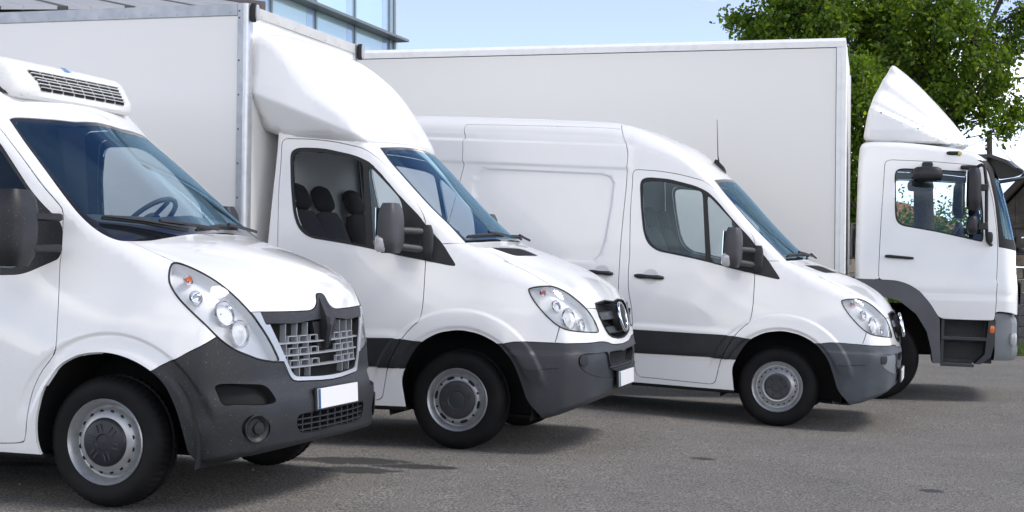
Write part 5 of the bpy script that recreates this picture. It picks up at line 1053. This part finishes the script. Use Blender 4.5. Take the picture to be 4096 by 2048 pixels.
def asphalt_nodes(nt, b, N, L, tcn):
    def noise(sc, det=3, rough=.6):
        t = N('ShaderNodeTexNoise'); t.inputs['Scale'].default_value = sc; t.inputs['Detail'].default_value = det; t.inputs['Roughness'].default_value = rough; L(tcn.outputs['Object'], t.inputs['Vector']); return t
    def ramp(src, pts):
        r = N('ShaderNodeValToRGB'); e = r.color_ramp.elements
        e[0].position, e[0].color = pts[0][0], (*pts[0][1], 1); e[1].position, e[1].color = pts[-1][0], (*pts[-1][1], 1)
        for p, c in pts[1:-1]: q = e.new(p); q.color = (*c, 1)
        L(src, r.inputs['Fac']); return r
    def mixc(fac, a, c2, mode='MIX'):
        x = N('ShaderNodeMix', data_type='RGBA', blend_type=mode)
        if isinstance(fac, float): x.inputs['Factor'].default_value = fac
        else: L(fac, x.inputs['Factor'])
        L(a, x.inputs['A'])
        if isinstance(c2, tuple): x.inputs['B'].default_value = (*c2, 1)
        else: L(c2, x.inputs['B'])
        return x.outputs['Result']
    grain = noise(72, 5, .8); base = ramp(grain.outputs['Fac'], [(.40, (.050, .047, .042)), (.50, (.160, .150, .136)), (.60, (.340, .322, .294))])
    vor = N('ShaderNodeTexVoronoi'); vor.inputs['Scale'].default_value = 75; L(tcn.outputs['Object'], vor.inputs['Vector'])
    sp = N('ShaderNodeMapRange'); sp.inputs['From Min'].default_value = .10; sp.inputs['From Max'].default_value = .02; L(vor.outputs['Distance'], sp.inputs['Value'])
    sp2 = noise(9, 2); sm = N('ShaderNodeMapRange'); sm.inputs['From Min'].default_value = .50; sm.inputs['From Max'].default_value = .62; L(sp2.outputs['Fac'], sm.inputs['Value']); mu = N('ShaderNodeMath', operation='MULTIPLY'); L(sp.outputs['Result'], mu.inputs[0]); L(sm.outputs['Result'], mu.inputs[1])
    c = mixc(mu.outputs[0], base.outputs['Color'], (.34, .32, .29))
    big = noise(.8, 5, .6); br = ramp(big.outputs['Fac'], [(.3, (.86, .86, .86)), (.7, (1.10, 1.09, 1.075))]); c = mixc(1.0, c, br.outputs['Color'], 'MULTIPLY')
    mid = noise(5, 5, .7); br2 = ramp(mid.outputs['Fac'], [(.35, (.93, .93, .93)), (.65, (1.05, 1.05, 1.045))]); c = mixc(1.0, c, br2.outputs['Color'], 'MULTIPLY')
    # wet streaks and oil spots
    wob = noise(7, 3); sx = N('ShaderNodeSeparateXYZ'); L(tcn.outputs['Object'], sx.inputs[0]); tot = None
    for cx, cy, rx, ry in ((-1.05, 9.85, .42, .20), (-1.50, 9.90, .20, .10), (-.98, 9.40, .30, .16), (-.62, 9.66, .30, .12), (-2.9, 8.05, .10, .04), (-3.1, 9.3, .5, .1), (1.35, 10.6, .10, .09), (2.6, 9.3, .07, .10), (.3, 7.2, .05, .03)):
        prods = []
        for ax, cc, rr in (('X', cx, rx), ('Y', cy, ry)):
            s_ = N('ShaderNodeMath', operation='SUBTRACT'); L(sx.outputs[ax], s_.inputs[0]); s_.inputs[1].default_value = cc
            d_ = N('ShaderNodeMath', operation='DIVIDE'); L(s_.outputs[0], d_.inputs[0]); d_.inputs[1].default_value = rr
            p_ = N('ShaderNodeMath', operation='MULTIPLY'); L(d_.outputs[0], p_.inputs[0]); L(d_.outputs[0], p_.inputs[1]); prods.append(p_)
        ad = N('ShaderNodeMath', operation='ADD'); L(prods[0].outputs[0], ad.inputs[0]); L(prods[1].outputs[0], ad.inputs[1])
        wa = N('ShaderNodeMath', operation='MULTIPLY_ADD'); L(wob.outputs['Fac'], wa.inputs[0]); wa.inputs[1].default_value = 2.2; L(ad.outputs[0], wa.inputs[2])
        mr = N('ShaderNodeMapRange'); mr.inputs['From Min'].default_value = 2.15; mr.inputs['From Max'].default_value = 1.75; L(wa.outputs[0], mr.inputs['Value'])
        if tot is None: tot = mr.outputs['Result']
        else:
            mx_ = N('ShaderNodeMath', operation='MAXIMUM'); L(tot, mx_.inputs[0]); L(mr.outputs['Result'], mx_.inputs[1]); tot = mx_.outputs[0]
    sc_ = N('ShaderNodeMath', operation='MULTIPLY'); L(tot, sc_.inputs[0]); sc_.inputs[1].default_value = .82
    c = mixc(sc_.outputs[0], c, (.025, .024, .023)); L(c, b.inputs['Base Color'])
    rg = N('ShaderNodeMapRange'); rg.inputs['To Min'].default_value = .88; rg.inputs['To Max'].default_value = .62; L(tot, rg.inputs['Value']); L(rg.outputs['Result'], b.inputs['Roughness'])
    bp = N('ShaderNodeBump'); bp.inputs['Strength'].default_value = .55; bp.inputs['Distance'].default_value = .006; L(grain.outputs['Fac'], bp.inputs['Height']); L(bp.outputs['Normal'], b.inputs['Normal'])
ASPH = mat('asphalt', (.12, .12, .12), .88, spec=.3, build=asphalt_nodes)
def axis(lo, hi, step, far, n): 
    a = list(np.arange(lo, hi + 1e-6, step)); g = np.geomspace(step * 2, far, n); return np.array([lo - v for v in reversed(g)] + a + [hi + v for v in g])
gx = axis(-12, 14, .35, 500, 18); gy = axis(2, 26, .35, 700, 18); X, Y = np.meshgrid(gx, gy, indexing='ij'); Zg = ground_z(X, Y)
nx, ny = X.shape; gv = np.stack([X.ravel(), Y.ravel(), Zg.ravel()], 1); gf = [(i * ny + j, (i + 1) * ny + j, (i + 1) * ny + j + 1, i * ny + j + 1) for i in range(nx - 1) for j in range(ny - 1)]
ground = mesh_obj('ground', (gv, gf), ASPH, None, 179); tag(ground, kind='structure')
def gz(x, y): return float(ground_z(np.array([x]), np.array([y]))[0])
# loose grit on the asphalt
rng = random.Random(5); V, F = [], []
for i in range(300):
    Yp = rng.uniform(6.4, 15); x = rng.uniform(-.34, .36) * Yp; s = rng.choice((.003, .004, .005, .006, .009, .012)) * (1.6 if i % 29 == 0 else 1); z = gz(x, Yp); n = len(V); a0 = rng.random() * 6
    ring = [(x + s * rng.uniform(.7, 1.2) * math.cos(a0 + k * 1.257), Yp + s * rng.uniform(.7, 1.2) * math.sin(a0 + k * 1.257), z - .001) for k in range(5)]
    V += ring + [(x + s * .15, Yp, z + s * rng.uniform(.5, .9))]; F += [(n + k, n + (k + 1) % 5, n + 5) for k in range(5)]
tag(mesh_obj('grit', (V, F), mat('grit_stone', (.24, .22, .19), .9), None, None), 'small pale loose grit scattered on the asphalt', 'grit', kind='stuff')
# ------------------------------------------------------------------ glass office building behind, far left
tphi, cfac = .2962, 11.35
GL = mat('facade_glass', (.58, .82, .86), .03, metal=.12, coat=.8, noise=[(.35, 2, .35, .65, (.70, .90, .90), .8)])  # pale base colour stands in for sky reflected in the panes
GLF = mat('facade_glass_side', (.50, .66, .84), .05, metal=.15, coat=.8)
FRAME = mat('facade_frame', (.22, .28, .29), .4, metal=.4); FIN = mat('facade_fin', (.16, .18, .18), .4, metal=.5)
def fac(Yv, out=0., z=0.):
    n = 1 / math.hypot(tphi, 1); return Vector((tphi * Yv - cfac + out * n, Yv - out * tphi * n, z))
ob = empty('office_building', Matrix.Identity(4), 'office building with pale blue glass curtain wall above the box van', 'building')
Ym = [23.15 + 1.73 * i for i in range(0, 5)]; Yend = 30.32
lv = [.2, 2.2, 4.1, 5.86, 7.6, 9.4]
def quadbox(a, b, z0, z1, o0, o1):
    P = [fac(a, o0, z0), fac(b, o0, z0), fac(b, o1, z0), fac(a, o1, z0), fac(a, o0, z1), fac(b, o0, z1), fac(b, o1, z1), fac(a, o1, z1)]
    return [tuple(p) for p in P], [(0, 1, 2, 3), (7, 6, 5, 4), (0, 4, 5, 1), (1, 5, 6, 2), (2, 6, 7, 3), (3, 7, 4, 0)]
Ys = Ym + [Yend]
for a, b in zip(Ys[:-1], Ys[1:]):
    for z0, z1 in zip(lv[:-1], lv[1:]):
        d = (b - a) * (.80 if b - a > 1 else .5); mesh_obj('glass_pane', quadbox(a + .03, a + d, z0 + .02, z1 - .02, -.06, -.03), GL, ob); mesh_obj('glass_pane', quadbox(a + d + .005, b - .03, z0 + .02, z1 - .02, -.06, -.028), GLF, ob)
for Yv in Ys: mesh_obj('mullion', quadbox(Yv - .03, Yv + .03, .1, 9.5, -.08, .005), FRAME, ob)
for z in lv[1:-1]:
    if abs(z - 5.86) > .1: mesh_obj('transom', quadbox(Ym[0], Yend, z - .03, z + .03, -.08, .0), FRAME, ob)
mesh_obj('sun_fin', quadbox(Ym[0] - .3, Yend + .18, 5.84, 5.89, -.08, .24), FIN, ob); mesh_obj('sun_fin', quadbox(Ym[0] - .3, Yend + .18, 9.45, 9.52, -.08, .36), FIN, ob)
mesh_obj('corner_post', quadbox(Yend + .03, Yend + .12, .1, 9.5, -.25, .01), mat('facade_alu', (.55, .58, .60), .35, metal=.7), ob)
cp = [fac(Ym[0], -.1), fac(Yend + .1, -.1)]; back = Vector((-.959, .284, 0)) * 9
poly = [(cp[0].x, cp[0].y), (cp[1].x, cp[1].y), (cp[1].x + back.x, cp[1].y + back.y), (cp[0].x + back.x, cp[0].y + back.y)]
mesh_obj('wall', prism(poly, 'z', 0, 9.5), mat('office_inner', (.30, .40, .44), .5), ob)
# ------------------------------------------------------------------ low warehouse with seamed metal roof, far left
wh = empty('warehouse', Matrix.Identity(4), 'warehouse with light grey seamed metal roof at the top left', 'building')
P0 = at(872, 12, 22.2); rv = Vector((-.56, 1, .236)); RS = mat('roof_sheet', (.52, .52, .54), .45, metal=.3, noise=[(3, 3, .4, .7, (.46, .45, .47), .7)]); RG = mat('roof_gap_shade', (.10, .09, .085), .7)  # dark strips paint in the shadows between the roof panels
PURP = mat('roof_sheet_line', (.42, .40, .43), .5)
for i in range(0, 14):
    b0 = -.925 * i
    def rp_(b, a, up=0.): q = P0 + rv * a + Vector((b, 0, 0)); return (q.x, q.y, q.z + up)
    for nm, m, c0, c1, up in (('roof_panel', RS, b0 - .015, b0 - .47, .06), ('roof_panel', RS, b0 - .485, b0 - .80, .06), ('roof_joint', PURP, b0 - .47, b0 - .485, .05), ('roof_valley_shade', RG, b0 - .79, b0 - .93, .055)):
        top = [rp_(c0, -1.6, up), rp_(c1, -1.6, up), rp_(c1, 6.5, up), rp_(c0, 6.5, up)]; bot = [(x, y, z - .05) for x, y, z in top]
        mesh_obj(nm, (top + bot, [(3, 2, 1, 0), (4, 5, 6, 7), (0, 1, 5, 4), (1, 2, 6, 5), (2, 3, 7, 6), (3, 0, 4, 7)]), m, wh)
e0, e1 = P0 + rv * -1.6, P0 + rv * 6.5
mesh_obj('roof_edge', ([(e0.x, e0.y, e0.z - .06), (e0.x + .07, e0.y, e0.z - .06), (e1.x + .07, e1.y, e1.z - .06), (e1.x, e1.y, e1.z - .06), (e0.x, e0.y, e0.z + .12), (e0.x + .07, e0.y, e0.z + .12), (e1.x + .07, e1.y, e1.z + .12), (e1.x, e1.y, e1.z + .12)], [(3, 2, 1, 0), (4, 5, 6, 7), (0, 1, 5, 4), (1, 2, 6, 5), (2, 3, 7, 6), (3, 0, 4, 7)]), mat('roof_edge', (.16, .13, .12), .6), wh)
mesh_obj('wall', prism([(e0.x - .1, e0.y + .1), (e0.x - 12.8, e0.y + .1), (e1.x - 12.8, e1.y - .2), (e1.x - .1, e1.y - .2)], 'z', -.2, e0.z - .08), mat('warehouse_wall', (.45, .45, .46), .6), wh)
# ------------------------------------------------------------------ trees
def leaf_nodes(nt, b, N, L, tcn):
    a = N('ShaderNodeAttribute', attribute_name='tone'); r = N('ShaderNodeValToRGB'); e = r.color_ramp.elements
    e[0].color = (.045, .085, .012, 1); e[1].color = (.42, .45, .04, 1); q = e.new(.45); q.color = (.10, .17, .018, 1); q = e.new(.8); q.color = (.22, .29, .026, 1); L(a.outputs['Fac'], r.inputs['Fac']); L(r.outputs['Color'], b.inputs['Base Color'])
    tr = N('ShaderNodeBsdfTranslucent'); hs = N('ShaderNodeMix', data_type='RGBA', blend_type='MULTIPLY'); hs.inputs['Factor'].default_value = 1; L(r.outputs['Color'], hs.inputs['A']); hs.inputs['B'].default_value = (1.5, 1.7, .6, 1); L(hs.outputs['Result'], tr.inputs['Color'])
    ms = N('ShaderNodeMixShader'); ms.inputs[0].default_value = .45; out = [n for n in nt.nodes if n.type == 'OUTPUT_MATERIAL'][0]; L(b.outputs[0], ms.inputs[1]); L(tr.outputs[0], ms.inputs[2]); L(ms.outputs[0], out.inputs[0])
LEAF = mat('leaves', (.06, .1, .015), .5, spec=.35, build=leaf_nodes)
BARK = mat('bark', (.065, .054, .044), .9, noise=[(14, 5, .4, .7, (.045, .038, .03), .9)], bump=(22, .8, .03))
def leaves_mesh(name, centres, parent, seed, size=(.062, .115), m=LEAF):
    """centres: Nx4 (x, y, z, spread); builds lobed leaf pairs in small sprays"""
    r = np.random.RandomState(seed); C4 = np.repeat(centres, centres_n, 0) if False else centres; n = len(C4)
    p = C4[:, :3] + r.normal(0, 1, (n, 3)) * C4[:, 3:4]; sz = r.uniform(size[0], size[1], n)
    d = r.normal(0, 1, (n, 3)); d[:, 2] -= .25; d /= np.linalg.norm(d, axis=1, keepdims=True); t = np.cross(d, r.normal(0, 1, (n, 3))); t /= np.linalg.norm(t, axis=1, keepdims=True) + 1e-9; nn = np.cross(d, t)
    shp = [(0, 0, 0), (.35, -.30, .05), (.55, -.20, .02), (.80, -.30, .06), (1.0, 0, -.06), (.80, .30, .06), (.55, .20, .02), (.35, .30, .05)]
    V = np.stack([p + sz[:, None] * (a * d + b * t + c * nn) for a, b, c in shp], 1).reshape(-1, 3)
    idx = np.arange(n)[:, None] * 8; F = np.stack([idx + np.array([[0, 1, 2, 6]])[:, [0, 1, 2, 3]], idx + np.array([[2, 3, 4, 6]]) * 0 + np.array([[2, 3, 4, 5]]), ], 1).reshape(-1, 4)
    F2 = np.concatenate([idx + np.array([[0, 1, 2]]), idx + np.array([[0, 2, 6]]), idx + np.array([[0, 6, 7]]), idx + np.array([[2, 3, 4]]), idx + np.array([[2, 4, 6]]), idx + np.array([[4, 5, 6]])], 0)
    me = bpy.data.meshes.new(name); me.vertices.add(len(V)); me.vertices.foreach_set('co', V.ravel()); me.loops.add(F2.size); me.loops.foreach_set('vertex_index', F2.ravel().astype(np.int32)); me.polygons.add(len(F2)); me.polygons.foreach_set('loop_start', np.arange(0, F2.size, 3, dtype=np.int32)); me.update(calc_edges=True)
    tone = np.clip(r.beta(1.7, 2.2, n) + C4[:, 4] if C4.shape[1] > 4 else r.beta(1.7, 2.2, n), 0, 1); at_ = me.attributes.new('tone', 'FLOAT', 'POINT'); at_.data.foreach_set('value', np.repeat(tone, 8).astype(np.float32))
    me.materials.append(m); return link(bpy.data.objects.new(name, me), parent)
def tree(name, label, base, blobs, seed, trunk_r, per=30, spread=.10, group=None, fork=.35):
    r = random.Random(seed); root = empty(name, Matrix.Identity(4), label, 'tree', group); base = Vector(base); tubes = []; cent = []
    top = sum((Vector(b[:3]) for b in blobs), Vector()) / len(blobs); fk = base.lerp(Vector((top.x * .3 + base.x * .7, top.y * .3 + base.y * .7, top.z)), fork)
    tubes.append(tube([tuple(base - Vector((0, 0, .3))), tuple(base + Vector((0, 0, .05))), tuple(base.lerp(fk, .5) + Vector((.06, .03, 0))), tuple(fk)], [trunk_r * 1.35, trunk_r * 1.1, trunk_r * .95, trunk_r * .85], 10))
    for b in blobs:
        c = Vector(b[:3]); R = b[3]; dist = (c - fk).length; st = base.lerp(fk, r.uniform(.78, 1.0))
        m1 = st.lerp(c, .45) + Vector((r.uniform(-.35, .35), r.uniform(-.35, .35), .22 * dist)); w = max(.016, min(trunk_r * .42, .024 * (R + .4) * 1.6))
        tubes.append(tube([tuple(st), tuple(m1), tuple(c)], [w, w * .7, w * .35], 6))
        nt = max(4, int(60 * R ** 1.6 * b[4]))
        for k in range(nt):
            while True:
                q = Vector((r.uniform(-1, 1), r.uniform(-1, 1), r.uniform(-1, 1)))
                if .15 < q.length < 1: break
            e = c + Vector((q.x * R, q.y * R, q.z * R * .92)); mid = c.lerp(e, .5) + Vector((0, 0, .06 * R))
            tubes.append(tube([tuple(c), tuple(mid), tuple(e)], [w * .35, w * .22, .004], 4, False)); lit = (.10 if q.z > .2 else -.04) * 0
            for j in range(per):
                t = r.uniform(.35, 1.08); pp = c.lerp(e, t) if j % 3 else e; cent.append((pp.x, pp.y, pp.z, spread * r.uniform(.6, 1.5), 0.))
    mesh_obj('trunk', join(*tubes), BARK, root, 60); leaves_mesh('crown', np.array(cent), root, seed); return root
def pb(px, py, Y, R, d=1.): p = at(px, py, Y); return (p.x, p.y, p.z, R, d)
rt = random.Random(3)
blA = [(3250, 40, .85), (3120, 40, .6), (3260, 170, .55), (3430, 90, .95), (3600, 50, 1.05), (3780, 70, .9), (3890, 160, .7), (3520, 260, .95), (3660, 250, .85), (3780, 340, .75), (3890, 300, .6), (3600, 430, .75), (3720, 450, .6), (3840, 440, .45), (3960, 400, .42),
       (3990, 290, .42), (3960, 190, .40), (4060, 190, .42), (4085, 70, .45), (4040, 470, .26), (4020, 520, .16), (3930, 480, .18), (3010, 90, .22), (2935, 80, .13), (3000, 165, .20), (3060, 120, .35), (4090, 430, .25),
       (3220, -220, 1.1), (3600, -260, 1.4), (3950, -180, 1.1), (3400, -480, 1.4), (3800, -540, 1.4), (4200, -20, .9), (4260, -280, 1.2), (3600, -720, 1.2), (4230, 300, .6), (4350, 120, .8)]
bA = at(3685, 1062, 27.5); tree('oak_tree', 'tall broad oak tree with its crown spreading above the lorry', (bA.x, bA.y, gz(bA.x, bA.y)), [pb(x, y, 27.5 + rt.uniform(-1.6, 1.6) * min(1, R), R, .55 if x > 3820 else (.75 if x > 3560 else 1)) for x, y, R in blA], 11, .20, per=66, fork=.62)
blB = [(3430, 420, .55), (3400, 330, .5), (3470, 540, .42), (3415, 600, .45), (3440, 720, .42), (3410, 820, .38), (3450, 900, .38), (3420, 960, .32), (3360, 500, .5), (3330, 700, .5), (3340, 880, .5), (3500, 640, .32), (3450, 300, .5), (3250, 600, .6), (3260, 850, .6)]
bB = at(3425, 1062, 25.5); tree('young_oak_tree', 'slender oak tree with leafy stems in the gap behind the lorry cab', (bB.x, bB.y, gz(bB.x, bB.y)), [pb(x, y, 25.5 + rt.uniform(-.7, .7), R) for x, y, R in blB], 12, .10, per=50, fork=.3)
# ------------------------------------------------------------------ hedge, brick outbuilding, barn, fence, pole on the right
def hedge(name, label, c0, c1, h, w, n, seed):
    r = np.random.RandomState(seed); t = r.rand(n); P = np.outer(1 - t, c0) + np.outer(t, c1); P[:, 0] += r.normal(0, w, n) * .4; P[:, 1] += r.normal(0, w, n); z = r.rand(n) ** .8 * h * (.85 + .25 * np.sin(t * 23) * r.rand(n)); P[:, 2] += z
    root = empty(name, Matrix.Identity(4), label, 'hedge'); leaves_mesh('foliage', np.column_stack([P, np.full(n, .10), np.zeros(n)]), root, seed, (.06, .11))
    st = [tube([tuple(np.array(c0) * (1 - u) + np.array(c1) * u), tuple(np.array(c0) * (1 - u) + np.array(c1) * u + np.array([.1 * math.sin(u * 90), .05, h * .8]))], [.02, .006], 5) for u in np.linspace(0, 1, 22)]; mesh_obj('stem', join(*st), BARK, root)
h0, h1 = at(3480, 1062, 33), at(3940, 1062, 35); hedge('hedge', 'loose green hedge seen through the lorry cab window', (h0.x, h0.y, gz(h0.x, h0.y)), (h1.x, h1.y, gz(h1.x, h1.y)), 3.1, .45, 13000, 21)
BR = mat('brick_wall', (.36, .17, .10), .85, noise=[(30, 3, .4, .6, (.25, .11, .07), .8)]); TILE = mat('roof_tile', (.40, .15, .085), .8, noise=[(20, 3, .4, .65, (.28, .11, .07), .8)])
bh = empty('brick_outbuilding', Matrix.Identity(4), 'long brick outbuilding with a red tiled roof beyond the hedge', 'building')
q0, q1 = at(3480, 1062, 46), at(3850, 1062, 50); zb = gz(q0.x, q0.y)
dv = (q1 - q0); dv.z = 0; nv = Vector((-dv.y, dv.x, 0)).normalized() * 5
mesh_obj('wall', prism([(q0.x, q0.y), (q1.x, q1.y), (q1.x + nv.x, q1.y + nv.y), (q0.x + nv.x, q0.y + nv.y)], 'z', zb - .2, zb + 2.75), BR, bh)
for k in range(9):                                              # tile courses of the roof
    t0, t1 = k / 9, (k + 1) / 9 + .02; A0 = q0 + nv * .5 * t0 - nv * .06; A1 = q1 + nv * .5 * t0 - nv * .06; B0 = q0 + nv * .5 * t1 - nv * .06; B1 = q1 + nv * .5 * t1 - nv * .06; za, zc = zb + 2.70 + 1.0 * t0, zb + 2.70 + 1.0 * t1
    top = [(A0.x, A0.y, za + .04), (A1.x, A1.y, za + .04), (B1.x, B1.y, zc), (B0.x, B0.y, zc)]; mesh_obj('roof_course', (top + [(x, y, z - .05) for x, y, z in top], [(0, 1, 2, 3), (7, 6, 5, 4), (0, 4, 5, 1), (1, 5, 6, 2), (2, 6, 7, 3), (3, 7, 4, 0)]), TILE, bh)
sl = empty('slate_shed', Matrix.Identity(4), 'low grey slate roofed shed with white gable right of the brick outbuilding', 'building'); s0, s1_ = at(3715, 1062, 44), at(3800, 1062, 44)
mesh_obj('wall', box(s0.x, s1_.x + .3, 44, 48, zb - .2, zb + 1.9), mat('shed_wall', (.42, .40, .37), .8), sl); mesh_obj('roof', prism([(43.7, zb + 1.88), (48.3, zb + 1.88), (46, zb + 2.9)], 'x', s0.x - .15, s1_.x + .3), mat('slate', (.17, .19, .22), .6), sl)
mesh_obj('gable', prism([(s1_.x + .0, zb + 1.5), (s1_.x + .55, zb + 1.5), (s1_.x + .5, zb + 2.3)], 'y', 43.5, 43.65), mat('white_render', (.75, .75, .74), .7), sl)
# barn
WOOD = mat('weathered_wood', (.085, .070, .060), .9, noise=[(6, 5, .4, .7, (.16, .14, .125), .8), (2, 2, .4, .6, (.05, .042, .038), .6)], bump=(30, .5, .01)); STONE = mat('barn_stone', (.30, .25, .20), .9, noise=[(5, 5, .4, .65, (.16, .12, .095), .9)], bump=(9, .8, .03))
barn = empty('wooden_barn', Matrix.Identity(4), 'dark weathered wooden barn with stone base at the right edge', 'barn'); YB = 30.; b0 = at(4022, 1062, YB); zb2 = gz(b0.x, YB)
ridge = at(4290, 520, YB); eave = at(4022, 815, YB)
for k in range(16):                                             # gable boards
    x0 = b0.x + .19 * k; x1 = x0 + .182; zt = lambda x: eave.z + (ridge.z - eave.z) * min(1, (x - b0.x) / (ridge.x - b0.x)) - .05
    zlo = zb2 + 1.75 + .0 * k; j = .008 * math.sin(k * 7.1)
    mesh_obj('board', ([(x0, YB + j, zlo), (x1, YB + j, zlo), (x1, YB + .03 + j, zlo), (x0, YB + .03 + j, zlo), (x0, YB + j, zt(x0)), (x1, YB + j, zt(x1)), (x1, YB + .03 + j, zt(x1)), (x0, YB + .03 + j, zt(x0))], [(0, 1, 5, 4), (1, 2, 6, 5), (2, 3, 7, 6), (3, 0, 4, 7), (4, 5, 6, 7), (3, 2, 1, 0)]), WOOD, barn)
mesh_obj('gable_backing', prism([(b0.x + .02, zb2 + 1.7), (b0.x + 3.1, zb2 + 1.7), (ridge.x, ridge.z - .12), (b0.x + .02, eave.z - .1)], 'y', YB + .05, YB + 8), DARK, barn)
mesh_obj('beam', box(b0.x + .1, b0.x + 3.1, YB - .05, YB - .008, zb2 + 2.28, zb2 + 2.36, .005), WOOD, barn)
rw = mat('barn_roof', (.08, .06, .055), .85, noise=[(14, 4, .4, .65, (.05, .04, .038), .8)])
rs = [(b0.x - .28, eave.z - .25), (ridge.x + .05, ridge.z + .05), (ridge.x + .05, ridge.z + .17), (b0.x - .30, eave.z - .11)]; mesh_obj('roof', prism(rs, 'y', YB - .35, YB + 8.3), rw, barn)
rnd = random.Random(9)
for r_ in range(7):
    x = b0.x - .02
    while x < b0.x + 3.0:
        wv = rnd.uniform(.22, .42); mesh_obj('stone', box(x + .008, x + wv - .008, YB - .03 - rnd.uniform(0, .02), YB + .3, zb2 + r_ * .25 + .01, zb2 + r_ * .25 + .242, .02), STONE, barn); x += wv
piv = Vector((b0.x, YB, 0)); barn.matrix_world = T_(piv) @ Matrix.Rotation(R_(-24), 4, 'Z') @ T_(-piv)
# dark boundary wall with grass verge and far road
yw = empty('boundary_wall', Matrix.Identity(4), 'low dark concrete block wall in front of the barn', 'wall')
w0 = at(4058, 1062, 27.5); zw = gz(w0.x, 27.5)
for r_ in range(5):
    for c_ in range(7):
        o_ = .25 * (r_ % 2); mesh_obj('block', box(w0.x + c_ * .5 - o_ * (c_ > 0) + .006, w0.x + c_ * .5 + .5 - o_ - .006, 27.3 + .004 * ((r_ * 3 + c_) % 4), 27.5, zw + .02 + r_ * .2, zw + .02 + r_ * .2 + .19, .006), mat('dark_block', (.075, .075, .08), .85, noise=[(12, 4, .4, .7, (.12, .12, .12), .7)]), yw)
GR = mat('grass_soil', (.07, .10, .025), .9, noise=[(5, 4, .4, .7, (.11, .13, .035), .8)])
vx0 = at(3860, 1062, 26).x; vg = []
for y in np.linspace(25.2, 27.2, 9): vg.append([(x, y, gz(x, y) + .01 + .05 * math.sin(math.pi * (y - 25.2) / 2)) for x in np.linspace(vx0, vx0 + 9, 25)])
verge = mesh_obj('verge', loft(vg, closed=False), GR, None, 179); tag(verge, kind='structure')
r = np.random.RandomState(4); n = 14000; gx_ = vx0 + r.rand(n) * 6; gy_ = 25.2 + r.rand(n) * 2; gzz = ground_z(gx_, gy_) + .03; hh = r.uniform(.04, .12, n); a = r.rand(n) * 6.28; V = np.zeros((n, 3, 3)); V[:, 0] = np.column_stack([gx_ - .008 * np.cos(a), gy_ - .008 * np.sin(a), gzz]); V[:, 1] = np.column_stack([gx_ + .008 * np.cos(a), gy_ + .008 * np.sin(a), gzz]); V[:, 2] = np.column_stack([gx_ + r.normal(0, .03, n), gy_ + r.normal(0, .03, n), gzz + hh])
me = bpy.data.meshes.new('grass'); me.from_pydata(V.reshape(-1, 3).tolist(), [], [(3 * i, 3 * i + 1, 3 * i + 2) for i in range(n)]); me.materials.append(mat('grass_blade', (.10, .16, .03), .7)); tag(link(bpy.data.objects.new('grass', me)), 'short green grass on the verge by the dark wall', 'grass', kind='stuff')
# slatted fence in the gap behind the cab
fe = empty('slatted_fence', Matrix.Identity(4), 'weathered beige timber fence of horizontal slats behind the lorry', 'fence'); f0 = at(3180, 1062, 23.5); f1 = at(3540, 1062, 23.5); zf = gz(f0.x, 23.5)
SL = mat('fence_wood', (.36, .31, .24), .85, noise=[(9, 5, .4, .7, (.24, .21, .16), .8)], bump=(40, .4, .004))
for k in range(9):
    z = zf + .10 + k * .155; d = .03 if k % 2 else 0; mesh_obj('slat', box(f0.x, f1.x, 23.5 + d, 23.525 + d, z, z + .118 + .03 * (k % 2), .004), SL, fe)
for x in np.linspace(f0.x, f1.x, 4): mesh_obj('post', box(x - .05, x + .05, 23.56, 23.66, zf - .1, zf + 1.55, .006), SL, fe)
# utility pole and wires
YP = 56.; pt = at(3962, 522, YP); zg_ = gz(pt.x, YP); pole = empty('utility_pole', Matrix.Identity(4), 'dark timber utility pole with insulators and wires above the lorry', 'pole')
mesh_obj('post', tube([(pt.x, YP, zg_ - .3), (pt.x - .01, YP, zg_ + 3), (pt.x - .04, YP, pt.z)], [.15, .13, .10], 10), mat('pole_wood', (.06, .05, .045), .9), pole)
for k in range(5): mesh_obj('insulator', lathe([(.001, -.09), (.04, -.08), (.03, -.04), (.05, -.02), (.03, .02), (.001, .03)], 8, 'z') if False else xf(lathe([(.02, -.16), (.035, -.15), (.035, -.08), (.02, -.06), (.012, 0)], 8), T_((pt.x - .17, YP, pt.z - .28 - .30 * k)) @ Matrix.Rotation(R_(90), 4, 'X')), SEAL, pole)
def wire(a, b, sag, r_=.012):
    a, b = Vector(a), Vector(b); return tube([tuple(a.lerp(b, t) - Vector((0, 0, sag * 4 * t * (1 - t)))) for t in np.linspace(0, 1, 15)], r_, 4)
mesh_obj('wire', wire((pt.x - .17, YP, pt.z - .3), tuple(at(3300, 700, 62)), .4), SEAL, pole); mesh_obj('wire', wire((pt.x, YP, pt.z - .2), tuple(at(4120, 720, 52)), .05), SEAL, pole)
mesh_obj('wire', wire(tuple(at(3500, 405, 40)), tuple(at(4300, 505, 40)), .25, .010), SEAL, pole)
for k in range(4): mesh_obj('wire', tube([tuple(Vector((pt.x - .2 - .12 * math.sin(k + j * .9), YP, pt.z - .25 - .17 * j))) for j in range(8)], .008, 4), SEAL, pole)
